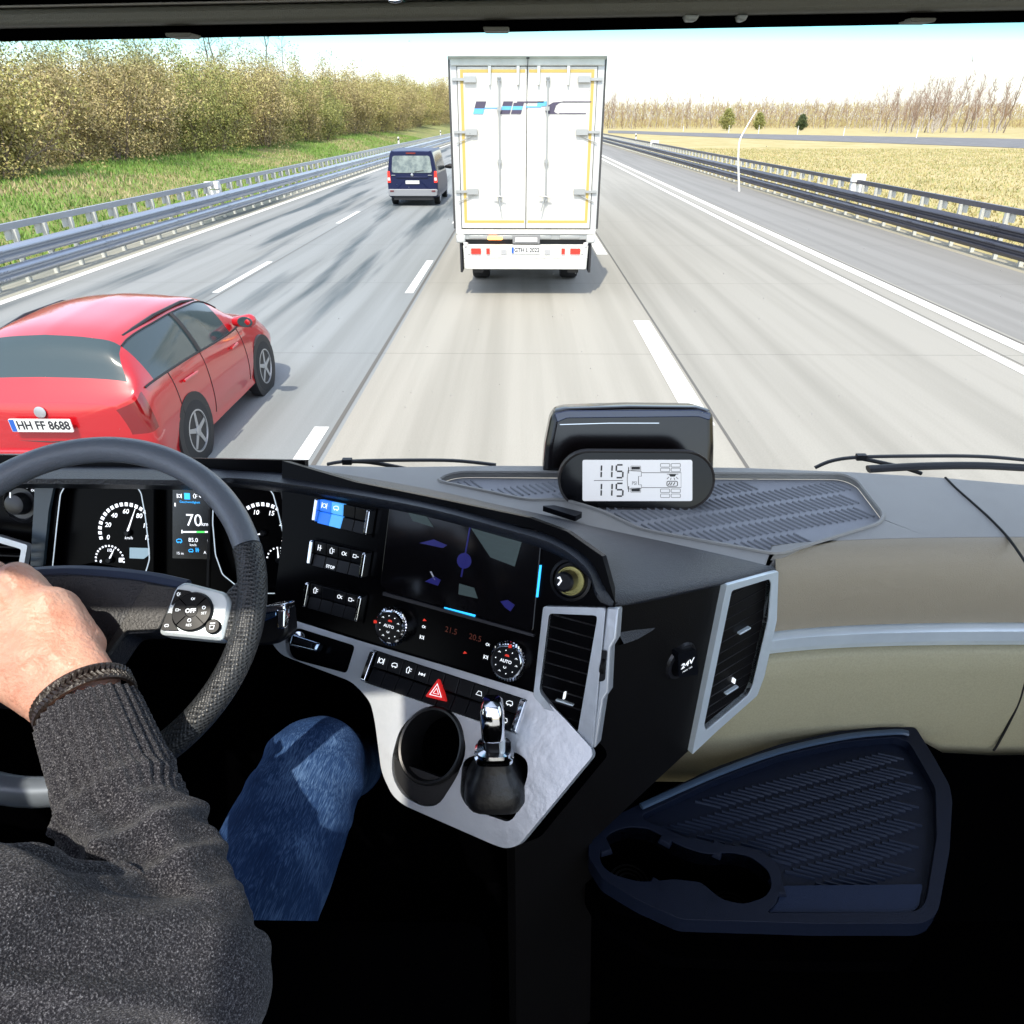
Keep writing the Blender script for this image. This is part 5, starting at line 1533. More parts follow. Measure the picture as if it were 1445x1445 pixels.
mb = MB(); mb.fbox(FA, *[v for p in ((FA.px(247, 703)[0], FA.px(255, 703)[0]),) for v in p], FA.px(251, 708)[1], FA.px(251, 699)[1], -.0275, -.0265)
icon(mb, FA, FA.px(240, 768), 5, 4 * s, -.0265); icon(mb, FA, FA.px(257, 782), 5, 3.2 * s, -.0265); icon(mb, FA, FA.px(266, 781), 2, 3.2 * s, -.0265); mb.text(FA, 'Geschwindigkeit', FA.px(255, 712), 4.6 * s, -.0265)
mb.build('display_blue_text', M_cyanbar, dsp, smooth=False)
mb = MB(); mb.line(FA, [FA.px(265.5, 755), FA.px(276.5, 755)], 2.6 * s, -.0264); mb.build('display_green_bar', mat('green_bar', (.05, .5, .08), .4, emit=(.08, .8, .12), estr=.7), dsp, smooth=False)
# lamp knob at the far left and the driver's vent
c = FA.px(22, 712); s = FA.scale(22, 712)
mb = MB(); mb.lathe(FA, c, [(28 * s, -.03), (28 * s, -.012), (24 * s, -.008), (22 * s, -.012), (16 * s, -.012), (14 * s, .004), (8 * s, .006)], 40); lk = mb.build('light_switch', mat('knob_dark_grey', (.02, .021, .024), .35), dash)
mb = MB(); mb.line(FA, [FA.px(18, 694), FA.px(18, 702)], .002, .005)
for u, v in ((29, 689), (39, 693)): icon(mb, FA, FA.px(u, v), 4, .0028, -.010)
mb.build('light_switch_icons', M_icon, lk, smooth=False)
FV = Frame(FA.at(20, 790, .02), FA.h, FA.u)
o = rpoly(FV.poly([(-80, 745), (0, 755), (43, 768), (36, 806), (20, 840), (-80, 850)]), .004); h = rpoly(FV.poly([(-72, 755), (0, 764), (34, 774), (28, 806), (15, 830), (-70, 840)]), .004)
mb = MB(); mb.holed(FV, o, [h], -.004, .006); v3 = mb.build('air_vent', M_silver, dash, bevel=.002)
mb = MB(); mb.prism(FV, h, -.03, -.025); mb.build('vent_duct', M_black, v3, smooth=False)
mb = MB()
for k in range(6): y = FV.px(0, 772 + 12 * k)[1]; mb.fbox(FV, FV.px(-70, 790)[0], FV.px(31 - k * 2, 790)[0], y - .0012, y + .0012, -.015, -.001)
mb.build('vent_slats', M_side, v3, smooth=False)
# knee panel under the cluster
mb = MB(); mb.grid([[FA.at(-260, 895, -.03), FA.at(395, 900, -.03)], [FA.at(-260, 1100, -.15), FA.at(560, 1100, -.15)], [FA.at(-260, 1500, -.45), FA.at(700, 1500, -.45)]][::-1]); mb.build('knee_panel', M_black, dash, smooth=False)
'''# thin crease lights of the dark floor tunnel
mb = MB(); mb.tube([Vector(p) for p in crs([PX(600, 1165, 1.0), PX(660, 1205, .98), PX(730, 1245, .95), PX(775, 1260, .94)], 6)], .0022, 6); mb.build(x', 0)'''

# ---- monitor pod behind, and the tyre pressure display
bx = thing('windscreen_sensor_box', 'glossy black box standing on the dashboard behind the oval display', 'sensor box', PZ(888, 668, ZT))
F = Frame(PZ(888, 668, ZT), (1, 0, 0), (0, .28, 1))
pod = [(766, 668), (769, 630), (777, 590), (784, 579), (798, 575), (890, 572), (985, 573), (1003, 578), (1009, 588), (1010, 630), (1009, 668)]
mb = MB(); mb.prism(F, rpoly(F.poly(pod), .006, 4), -.075, .0, inset=.012)
M_pod = mat('pod_gloss_black', (.006, .004, .004), .14, spec=.5)
mb.build('housing', M_pod, bx, bevel=.004)
mb = MB(); mb.prism(F, rpoly(F.poly([(782, 583), (800, 579), (985, 578), (1003, 584), (1001, 593), (985, 588), (800, 590), (786, 596)]), .003), -.002, .003)
mb.build('top_bevel', mat('pod_blue_black', (.02, .035, .10), .18, coat=.6), bx, bevel=.0015)
mb = MB(); mb.line(F, F.poly([(790, 599), (860, 597), (930, 597)]), .0010, .0005); mb.build('edge_line', M_chrome, bx, smooth=False)

pb = PZ(900, 719, ZT - .012)
tp_ = thing('tyre_pressure_monitor', 'oval black tyre pressure display reading 115 over 115 on the ribbed tray', 'display', pb)
F = Frame(pb, (1, 0, 0), (0, .30, 1))
def stadium(x0, x1, y0, y1, n=14):
    q = F.poly([(x0, y1), (x1, y0)]); ax, ay = q[0]; bx_, by = q[1]; r = (by - ay) / 2; cy = (ay + by) / 2
    return [(bx_ - r + r * math.sin(math.pi * k / n), cy + r * math.cos(math.pi * k / n)) for k in range(n + 1)][::-1] + [(ax + r - r * math.sin(math.pi * k / n), cy - r * math.cos(math.pi * k / n)) for k in range(n + 1)][::-1]
so_ = stadium(787, 1012, 637, 719)
M_shell = mat('monitor_brown_black', (.020, .015, .013), .42, spec=.3, bump=(500, .0002))
def scl(P, q):
    cx = sum(p[0] for p in P) / len(P); cy = sum(p[1] for p in P) / len(P); return [(cx + (p[0] - cx) * q[0], cy + (p[1] - cy) * q[1]) for p in P]
rings = [(1, 1, 0), (1.005, 1.01, -.004), (1.0, 1.0, -.03), (.93, .86, -.05), (.5, .4, -.058)]
ins = scl(so_, (.985, .955))
mb = MB(); mb.grid([[F.w(a, b, -.002) for a, b in scl(so_, (.97, .93))], [F.w(a, b, .0) for a, b in ins]] + [[F.w(a, b, c) for a, b in scl(so_, (qx, qy))] for qx, qy, c in rings], closed=True)
mb.build('case', M_shell, tp_, smooth=50, fix=True)
mb = MB(); mb.prism(F, scl(so_, (.972, .935)), -.004, -.0012); mb.build('front_glass', mat('monitor_front_glass', (.004, .004, .005), .12, spec=.25), tp_, smooth=False)
lc = rpoly(F.poly([(822, 649), (977, 649), (977, 707), (822, 707)]), .004)
mb = MB(); mb.prism(F, lc, -.0012, .0002); lcd = mb.build('lcd_panel', mat('lcd_white', (.55, .56, .57), .35, emit=(.72, .73, .75), estr=.32), tp_, smooth=False)
M_seg = mat('lcd_segment', (.02, .02, .02), .5)
mb = MB()
def seg7(u, v, w, h, d):
    segs = {'1': 'bc', '5': 'afgcd'}[d]
    q = {'a': ((0, 0), (1, 0)), 'b': ((1, 0), (1, .5)), 'c': ((1, .5), (1, 1)), 'd': ((0, 1), (1, 1)), 'e': ((0, .5), (0, 1)), 'f': ((0, 0), (0, .5)), 'g': ((0, .5), (1, .5))}
    for s_ in segs:
        (x0, y0), (x1, y1) = q[s_]
        def P(x, y): return (u + x * w - (y - .5) * h * .04, v + y * h)
        a, b = P(x0 + (x1 - x0) * .1, y0 + (y1 - y0) * .08), P(x1 - (x1 - x0) * .1, y1 - (y1 - y0) * .08)
        mb.line(F, F.poly([a, b]), .0027, .0003)
for v in (656, 682):
    seg7(839, v, 9.5, 18, '1'); seg7(854, v, 9.5, 18, '1'); seg7(869.5, v, 9.5, 18, '5')
mb.line(F, F.poly([(838, 678), (879, 678)]), .0009, .0003)
lw = .0009
mb.line(F, F.poly([(886, 664), (905, 665), (905, 672), (901, 672), (901, 684), (905, 684), (905, 689), (886, 690), (885, 676)]), lw, .0003, True)
mb.line(F, F.poly([(905, 667), (961, 667), (961, 688), (905, 688)]), lw, .0003)
for v in (660.5, 691.5): mb.prism(F, rpoly(F.poly([(891, v - 2), (903, v - 2), (903, v + 2), (891, v + 2)]), .001), .0002, .0008); mb.line(F, rpoly(F.poly([(890, v - 3), (904, v - 3), (904, v + 3), (890, v + 3)]), .001), .0005, .0003, True)
mb.line(F, F.poly([(887, 659), (887, 668)]), .0014, .0003); mb.line(F, F.poly([(887, 686), (887, 694)]), .0014, .0003)
for u in (932, 947):
    for v in (654, 660.5, 690, 697): mb.line(F, rpoly(F.poly([(u, v), (u + 13, v), (u + 13, v + 5), (u, v + 5)]), .0015, 3), .0007, .0003, True)
mb.text(F, 'PSI', F.px(895, 682), .009, .0004, sx=.8)
mb.line(F, F.poly([(941, 669), (957, 669)]), lw, .0003)
mb.prism(F, F.poly([(944, 669.5), (954, 669.5), (952, 672.5), (946, 672.5)]), .0002, .0008)
for a, b in (((944, 673), (941, 676)), ((947, 674), (946, 677)), ((951, 674), (952, 677)), ((954, 673), (957, 676))): mb.line(F, F.poly([a, b]), .0009, .0003)
mb.line(F, rpoly(F.poly([(941, 679), (956, 679), (956, 686), (941, 686)]), .003, 3), .0013, .0003, True)
for u in (943, 946, 950): mb.line(F, F.poly([(u, 684.5), (u + 2.4, 680.5)]), .0015, .0003)
mb.build('lcd_segments', M_seg, lcd, smooth=False)

# ---- storage tray at the lower right
ZS = CAM_Z - .98
so2 = [(888, 1142), (930, 1120), (1010, 1082), (1100, 1050), (1180, 1032), (1240, 1026), (1292, 1026), (1318, 1068), (1340, 1108), (1344, 1130), (1340, 1200), (1325, 1282), (1316, 1296), (1300, 1303), (1150, 1303), (960, 1297), (900, 1270), (850, 1240), (830, 1208), (832, 1178), (850, 1158)]
stt = thing('storage_tray', 'dark blue ribbed storage tray with two cup holders under the beige panel', 'tray', PZ(1100, 1180, ZS))
def zp(px, z): return [xy(PZ(u, v, z)) for u, v in px]
outT = rpoly(zp(so2, ZS), .008, 3)
inn = [(905, 1150), (1010, 1100), (1100, 1067), (1190, 1047), (1262, 1040), (1282, 1046), (1300, 1076), (1320, 1112), (1322, 1180), (1308, 1268), (1300, 1282), (1285, 1287), (1080, 1288), (1096, 1275), (1104, 1240), (1096, 1215), (1060, 1196), (1010, 1190), (960, 1180), (940, 1168), (912, 1160)]
cupA = [(895 + 52 * math.cos(t), 1200 + 36 * math.sin(t)) for t in np.linspace(0, 2 * math.pi, 25)[:-1]]
cupB = [(1040 + 48 * math.cos(t), 1240 + 36 * math.sin(t)) for t in np.linspace(0, 2 * math.pi, 25)[:-1]]
neck = [(940, 1193), (960, 1190), (1000, 1212), (995, 1236), (950, 1222)]
cups = [(846, 1210), (848, 1190), (860, 1175), (885, 1166), (915, 1168), (940, 1182), (958, 1192), (980, 1200), (1000, 1205), (1030, 1202), (1060, 1208), (1085, 1228), (1090, 1250), (1080, 1266), (1050, 1276), (1020, 1270), (1000, 1254), (990, 1245), (950, 1240), (930, 1243), (900, 1244), (865, 1234), (850, 1222)]
inP = rpoly(zp(inn, ZS), .01, 3); cuP = rpoly(zp(cups, ZS), .01, 3)
mb = MB(); mb.holed(XY, outT, [inP, cuP], ZS - .03, ZS); mb.build('tray_frame', M_tray, stt, smooth=30, bevel=.004)
mb = MB(); mb.prism(XY, inP, ZS - .03, ZS - .016); fl = mb.build('tray_floor', M_tray, stt, smooth=False)
ridges(inP, ZS - .016, d2((1010, 1130), (1060, 1142), ZS), d2((960, 1180), (1290, 1090), ZS), .042, .0135, .055, mat('ridge_navy', (.008, .015, .034), .45, spec=.25), fl, w=.005, hgt=.003, org=xy(PZ(1100, 1150, ZS)))
fx = zp([(1084, 1284), (1098, 1270), (1106, 1246), (1304, 1244), (1298, 1276), (1288, 1284)], ZS)
mb = MB(); mb.prism(XY, rpoly(fx, .006), ZS - .016, ZS - .006); mb.build('raised_flap', mat('flap_navy', (.007, .016, .044), .5, bump=(900, .0006), spec=.25), stt, bevel=.002)
mb = MB(); m_ = len(cuP); mb.add([(a, b, ZS - .002) for a, b in cuP] + [(a, b, ZS - .08) for a, b in cuP], [(i, (i + 1) % m_, m_ + (i + 1) % m_, m_ + i) for i in range(m_)]); mb.prism(XY, cuP, ZS - .09, ZS - .078)
cw = mb.build('cup_well', M_black, stt, smooth=False)
mb = MB()
for (u, v) in ((893, 1203), (1042, 1243)):
    c = PZ(u, v, ZS)
    for r_ in (.030, .023, .016): mb.tube([(c.x + r_ * math.cos(t), c.y + r_ * math.sin(t), ZS - .074) for t in np.linspace(0, 6.283, 28)[:-1]], .0015, 5, closed=True)
mb.build('well_rings', M_side, cw)
for (u, v, a) in ((852, 1192, .3), (942, 1180, -.6), (928, 1249, .9), (1012, 1196, -.5), (1004, 1268, .9), (1098, 1250, 0)):
    c = PZ(u, v, ZS); mb = MB(); mb.box((c.x, c.y, ZS - .004), (.020, .028, .008), Matrix.Rotation(a, 3, 'Z'), taper=.8); mb.build('grip_tab', M_tray, stt, bevel=.001)
# raised outer lip along the back
mb = MB(); mb.tube([PZ(u, v, ZS + .006) for u, v in crs([(905, 1138), (1010, 1092), (1100, 1060), (1190, 1040), (1262, 1033), (1282, 1035)], 5)], .006, 8, flat=.7); mb.build('tray_lip', mat('lip_blue', (.04, .07, .115), .35), stt)
mb = MB(); mb.prism(XY, outT, ZS - .12, ZS - .095); mb.build('tray_underside', M_black, stt, smooth=False)

# ---- wipers outside the glass
def wiper(pts, arm, label):
    root = thing('windscreen_wiper', label, 'wiper', PY(*pts[0], 1.36))
    mb = MB(); mb.tube([PY(u, v, 1.37) for u, v in crs(pts, 5)], .0055, 6, flat=.6); b = mb.build('wiper_blade', M_blk, root)
    mb = MB(); mb.tube([PY(u, v, 1.39) for u, v in crs(arm, 5)], .0045, 6); mb.build('wiper_arm', M_blk, root)
    mb = MB(); q = PY(*pts[len(pts) // 3], 1.37); mb.box(q, (.02, .012, .012)); mb.build('wiper_joint', M_blk, root)
wiper([(462, 655), (490, 651), (560, 649.5), (640, 650), (700, 656)], [(486, 651), (520, 652), (560, 659), (600, 668)], 'left thin black wiper lying along the windscreen base')
wiper([(1150, 660), (1175, 650), (1215, 645), (1300, 643.5), (1380, 644), (1445, 649), (1540, 660)], [(1210, 646), (1240, 652), (1275, 660), (1300, 668)], 'right thick black wiper assembly at the windscreen base')
w2 = MB(); w2.tube([PY(u, v, 1.36) for u, v in crs([(1225, 662), (1300, 658), (1380, 657), (1445, 660), (1540, 664)], 4)], .013, 8, flat=.5)
tag(w2.build('wiper_arm_rod', M_blk), 'thick black wiper arm lying below the right wiper blade', 'wiper arm')
# armrest beside the driver
p0 = PX(400, 1300, .60)
ar = MB(); ar.box((p0.x + .045, p0.y - .30, p0.z - .05), (.26, .62, .10)); o = ar.build('armrest', M_black, smooth=True, bevel=.02)
tag(o, 'black padded armrest beside the thigh of the driver', 'armrest')

# ---- steering wheel
tW, aW = R(49), R(4)
WC = PX(108, 856, .702); RW = .171
nW = Vector((math.sin(aW) * math.cos(tW), -math.cos(aW) * math.cos(tW), math.sin(tW)))
hW = Vector((0, 0, 1)).cross(nW).normalized()
if hW.x < 0: hW = -hW
uW = nW.cross(hW)
FW_ = Frame(WC, hW, uW)
sw = thing('steering_wheel', 'large dark truck steering wheel with silver button panel and perforated grip', 'steering wheel', WC)
def rimarc(a0, a1, n=40): return [FW_.w(RW * math.cos(R(a0 + (a1 - a0) * i / n)), RW * math.sin(R(a0 + (a1 - a0) * i / n))) for i in range(n + 1)]
M_rimtop = mat('smooth_leather', (.15, .17, .20), .34, bump=(500, .0005), spec=.6)
M_rimgrip = None
def perf_mat():
    m = mat('perforated_leather', (.022, .024, .028), .4)
    nt = m.node_tree; N = nt.nodes; L = nt.links; b = N['Principled BSDF']
    tc = N.new('ShaderNodeTexCoord'); v = N.new('ShaderNodeTexVoronoi'); v.inputs['Scale'].default_value = 330; v.inputs['Randomness'].default_value = .15
    L.new(tc.outputs['Object'], v.inputs['Vector'])
    cr = N.new('ShaderNodeValToRGB'); cr.color_ramp.elements[0].position = .28; cr.color_ramp.elements[1].position = .40
    cr.color_ramp.elements[0].color = (.002, .002, .002, 1); cr.color_ramp.elements[1].color = (.035, .038, .042, 1)
    L.new(v.outputs['Distance'], cr.inputs[0]); L.new(cr.outputs[0], b.inputs['Base Color'])
    bp = N.new('ShaderNodeBump'); bp.inputs['Distance'].default_value = .0012; L.new(v.outputs['Distance'], bp.inputs['Height']); bp.invert = True; L.new(bp.outputs[0], b.inputs['Normal'])
    return m
M_perf = perf_mat()
def angpx(u, v): 
    a, b = FW_.px(u, v); return math.degrees(math.atan2(b, a))
aT = angpx(357, 770); aB = angpx(225, 1050) ; aBr = angpx(160, 1108)
mb = MB(); mb.tube(rimarc(aT + .5, 180 - aT, 60), .0138, 20, caps=True); mb.build('rim_top', M_rimtop, sw)
mb = MB(); mb.tube(rimarc(aT, aB, 40), .0145, 20); mb.build('rim_grip', M_perf, sw)
mb = MB(); mb.tube(rimarc(180 - aT + .5, 180 - aB + 360 if aB < 0 else 180 - aB, 40) if False else rimarc(180 - aT + .5, 180 - aB, 40), .0145, 20); mb.build('rim_grip', M_perf, sw)
mb = MB(); mb.tube(rimarc(aB - .5, -180 - aB + .5, 50), .0135, 20); mb.build('rim_bottom', mat('satin_rim_insert', (.20, .23, .27), .32, .4), sw)
hub = [(-60, 838), (-45, 818), (38, 806), (116, 803), (203, 811), (258, 823), (246, 850), (228, 893), (180, 895), (166, 915), (150, 940), (105, 985), (60, 998), (-30, 998), (-60, 960)]
M_hub = mat('hub_leather', (.016, .018, .024), .42, bump=(450, .0010))
mb = MB(); mb.prism(FW_, rpoly(FW_.poly(hub), .012, 4), -.035, .004, inset=.008); mb.build('hub_pad', M_hub, sw, bevel=.004)
mb = MB(); mb.prism(FW_, rpoly(FW_.poly([(210, 826), (256, 832), (228, 890), (182, 892), (150, 934), (143, 934)]), .003), .004, .007); mb.build('hub_facet', mat('hub_facet_grey', (.035, .034, .034), .45, bump=(450, .001)), sw, bevel=.001)
# top roll of the hub
mb = MB(); mb.tube([FW_.at(u, v, -.004) for u, v in crs([(-40, 822), (38, 811), (116, 808), (203, 816), (262, 828)], 6)], .0085, 10); mb.build('hub_top_roll', mat('hub_roll_blue', (.03, .045, .085), .32), sw)
spk = [(264, 823), (322, 838), (330, 850), (318, 906), (227, 897), (240, 862), (250, 832)]
mb = MB(); mb.prism(FW_, rpoly(FW_.poly(spk), .006, 4), -.012, .008, inset=.003); bpn = mb.build('button_panel', M_silver2, sw, bevel=.0015)
mb = MB(); mb.prism(FW_, rpoly(FW_.poly([(318, 838), (346, 812), (364, 850), (356, 892), (316, 906)]), .006), -.022, .004); mb.build('spoke', M_perf, sw, bevel=.004)
mb = MB(); mb.prism(FW_, rpoly(FW_.poly([(60, 995), (100, 985), (115, 1040), (125, 1112), (75, 1120), (60, 1050)]), .006), -.03, -.008); mb.build('lower_spoke', M_black, sw, bevel=.003)
c = FW_.px(277, 866); s = FW_.scale(277, 866)
mb = MB(); mb.lathe(FW_, c, [(28 * s, .006), (28 * s, .010), (26 * s, .0125), (9 * s, .0130), (8 * s, .0125), (1 * s, .0125)], 40); rb_ = mb.build('button_ring', M_key, bpn)
mb = MB()
for a in (45, 135, 225, 315): mb.line(FW_, [(c[0] + 10 * s * math.cos(R(a)), c[1] + 10 * s * math.sin(R(a))), (c[0] + 26 * s * math.cos(R(a)), c[1] + 26 * s * math.sin(R(a)))], .0006, .0129)
mb.build('button_gaps', M_black, rb_, smooth=False)
mb = MB(); mb.text(FW_, 'OFF', (c[0] - .0005, c[1]), 8.2 * s, .0136, bold=.0002)
icon(mb, FW_, (c[0], c[1] + 17 * s), 4, 2.6 * s, .0131); icon(mb, FW_, (c[0] - 18 * s, c[1] + 2 * s), 7, 3 * s, .0131)
mb.text(FW_, 'SET', (c[0] + 18 * s, c[1] - 4 * s), 5 * s, .0136); mb.text(FW_, 'RES', (c[0] - 1 * s, c[1] - 20 * s), 5 * s, .0136)
for dx, dy in ((17, 4), (-1, -13)): mb.line(FW_, [(c[0] + (dx + 2.2 * math.cos(t)) * s, c[1] + (dy + 2.2 * math.sin(t)) * s) for t in np.linspace(0, 6.28, 9)[:-1]], .0005, .0132, True)
mb.build('button_print', M_icon, rb_, smooth=False)
for px, ic, k in (([(256, 835), (276, 838), (256, 850), (247, 858)], (258, 842), 3), ([(242, 868), (249, 868), (250, 880), (258, 893), (233, 892)], (242, 886), 5)):
    mb = MB(); mb.prism(FW_, rpoly(FW_.poly(px), .002), .008, .011); q_ = mb.build('corner_button', M_key, bpn, bevel=.0006)
    mb = MB(); icon(mb, FW_, FW_.px(*ic), k, 2.6 * s, .0112); mb.build('button_icon', M_icon, q_, smooth=False)
c2 = FW_.px(306, 887)
mb = MB(); mb.lathe(FW_, c2, [(10.5 * s, .006), (10.5 * s, .011), (9 * s, .0125)], 28); q_ = mb.build('page_button', M_key, bpn)
mb = MB(); mb.line(FW_, [(c2[0] - 3 * s, c2[1] - 4 * s), (c2[0] + 2 * s, c2[1] - 4 * s), (c2[0] + 3 * s, c2[1] + 1 * s), (c2[0] - 3 * s, c2[1] + 1 * s)], .0007, .0128, True); mb.line(FW_, [(c2[0] - 3 * s, c2[1] + 4 * s), (c2[0] + 4 * s, c2[1] + 4 * s)], .0007, .0128); mb.build('button_icon', M_icon, q_, smooth=False)
# column and stalk
mb = MB(); mb.tube([WC - nW * .02, WC - nW * .16 + Vector((0, .02, 0)), WC - nW * .30 + Vector((0, .05, 0))], [.05, .055, .06], 16); mb.build('column_cover', M_black, sw)
st_ = thing('gear_stalk', 'short chrome tipped control stalk right of the steering wheel rim', 'control stalk', PX(388, 880, .86))
a_, b_ = PX(330, 876, .84), PX(404, 876, .86)
F = Frame(PX(388, 876, .86), (1, -.1, 0), (0, .5, 1))
mb = MB(); mb.prism(F, rpoly(F.poly([(300, 868), (372, 862), (404, 858), (407, 895), (395, 908), (372, 912), (300, 905)]), .006), -.03, .0, inset=.004); mb.build('stalk_body', M_key, st_, bevel=.003)
mb = MB(); mb.prism(F, rpoly(F.poly([(372, 855), (404, 851), (406, 860), (372, 866)]), .003), -.025, .006, inset=.002); mb.prism(F, rpoly(F.poly([(393, 858), (406, 857), (405, 886), (394, 888)]), .003), -.01, .007, inset=.002); mb.build('stalk_tip', M_chrome, st_, bevel=.002)
mb = MB(); mb.prism(F, rpoly(F.poly([(372, 866), (392, 862), (392, 869), (374, 876)]), .002), .0, .004); mb.build('stalk_stripe', mat('stalk_blue_chrome', (.25, .4, .6), .12, 1), st_, bevel=.001)
# ================================================================== THE DRIVER
def w3(x, y, z): return Vector((x, y, CAM_Z + z))
Wr = PX(118, 985, .60); El = PX(268, 1400, .475); Sh = PX(722.5 - 1000 * .43 / .30, 722.5 + 1000 * .172 / .30, .30)
Kn = PX(442, 1086, .93); Hip = w3(-.33, .22, -.80)
LKn = w3(-.95, .55, -.80); LHip = w3(-.58, .18, -.82)
Neck = w3(-.62, .02, -.17); LSh = w3(-.84, .14, -.29); Pel = w3(-.43, .16, -.80); Chest = w3(-.62, .05, -.38)
knk = [PX(76, 850, .632), PX(26, 818, .640), PX(-26, 806, .645), PX(-72, 822, .640)]
def rimpt(a, c=0, dr=0): return FW_.w((RW + dr) * math.cos(R(a)), (RW + dr) * math.sin(R(a)), c)
mb = MB()
# forearm and palm
mb.capsule(El.lerp(Wr, .1), Wr.lerp(El, .25), .036, .031, 20, 6); mb.capsule(Wr.lerp(El, .25), Wr, .033, .0285, 20, 6)
base = [Wr + (k - Wr) * .12 for k in knk]
for i, k in enumerate(knk):
    b = base[i] + Vector((.010 - .010 * i, 0, 0)) * .9
    mb.capsule(b, k, .024, [.0145, .016, .0165, .0165][i], 16, 6)
    mb.capsule(b.lerp(k, .5) - nW * .012, k - nW * .014, .022, .015, 14, 5)
    mb.capsule(k, k + (k - b).normalized() * .004, .0135, .012, 14, 5)
for i in range(3):                   # flesh between the metacarpals
    mb.capsule(base[i].lerp(base[i + 1], .5), knk[i].lerp(knk[i + 1], .5) * .9 + base[i].lerp(base[i + 1], .5) * .1 - nW * .004, .023, .0135, 14, 5)
angs = [203, 190, 177, 164]
for i, k in enumerate(knk):          # fingers close round the left part of the rim
    r = [.0088, .0098, .0102, .0100][i]
    R0 = rimpt(angs[i], .024, -.004); R1 = rimpt(angs[i], .012, .022); R2 = rimpt(angs[i], -.016, .020); R3 = rimpt(angs[i], -.024, .0)
    mb.capsule(k, R0, r * 1.25, r * 1.08, 14, 5); mb.capsule(R0, R1, r * 1.08, r, 14, 5); mb.capsule(R1, R2, r, r * .95, 14, 5); mb.capsule(R2, R3, r * .95, r * .8, 14, 5)
th0 = Wr + (PX(45, 985, .60) - Wr) * .55; th1 = PX(-12, 940, .625); th2 = PX(-60, 905, .655); th3 = rimpt(198, .02, -.02)
mb.capsule(th0, th1, .025, .019, 16, 6); mb.capsule(th1, th2, .0165, .0125, 14, 5); mb.capsule(th2, th3, .012, .0105, 14, 5)
mb.capsule(Wr.lerp(knk[3], .3), th1, .026, .02, 16, 6)
# rest of the body
mb.capsule(El, Sh, .036, .050); mb.capsule(Sh, Neck.lerp(Chest, .3), .055, .08); mb.capsule(Chest, Pel, .15, .14); mb.capsule(LSh, Chest, .06, .12)
mb.capsule(Neck, Neck + Vector((.0, .02, .10)), .055, .05); mb.capsule(Hip, Kn, .07, .052); mb.capsule(LHip, LKn, .075, .055)
RAn = Kn + Vector((-.04, .30, -.33)); LAn = LKn + Vector((-.25, .25, -.32))
mb.capsule(Kn, RAn, .050, .035); mb.capsule(LKn, LAn, .050, .035); mb.capsule(RAn, RAn + Vector((0, .15, -.04)), .035, .03); mb.capsule(LAn, LAn + Vector((0, .15, -.04)), .035, .03)
LEl = LSh + Vector((-.06, .18, -.22)); LWr = rimpt(150, .04, .03)
mb.capsule(LSh, LEl, .05, .042); mb.capsule(LEl, LWr, .04, .026); mb.capsule(LWr, rimpt(140, .02, .01), .03, .02)
for i in range(4): mb.capsule(LWr, rimpt(134 + 7 * i, .022, .012), .014, .009); mb.capsule(rimpt(134 + 7 * i, .022, .012), rimpt(134 + 7 * i, -.01, .018), .009, .008)
mb.capsule(LWr, rimpt(152, .02, -.018), .016, .010)
Hd = Neck + Vector((.0, .05, .20))
mb.capsule(Hd + Vector((0, -.02, .03)), Hd + Vector((0, .03, .0)), .092, .078, 20, 8); mb.capsule(Hd + Vector((0, .03, -.02)), Hd + Vector((0, .055, -.09)), .070, .040, 20, 8)
mb.capsule(Hd + Vector((0, .105, -.005)), Hd + Vector((0, .125, -.035)), .010, .014)
for sx in (-1, 1): mb.capsule(Hd + Vector((sx * .085, -.01, -.02)), Hd + Vector((sx * .09, -.02, .02)), .014, .018); mb.capsule(Hd + Vector((sx * .032, .082, .012)), Hd + Vector((sx * .034, .084, .012)), .016, .016)
def skinmat():
    m = mat('skin', (.66, .39, .29), .40, bump=(260, .0014, 6), var=(38, (.55, .24, .165), .35, .72))
    b = m.node_tree.nodes['Principled BSDF']
    b.inputs['Subsurface Weight'].default_value = .12; b.inputs['Subsurface Radius'].default_value = (.012, .005, .003); b.inputs['Subsurface Scale'].default_value = .5
    return m
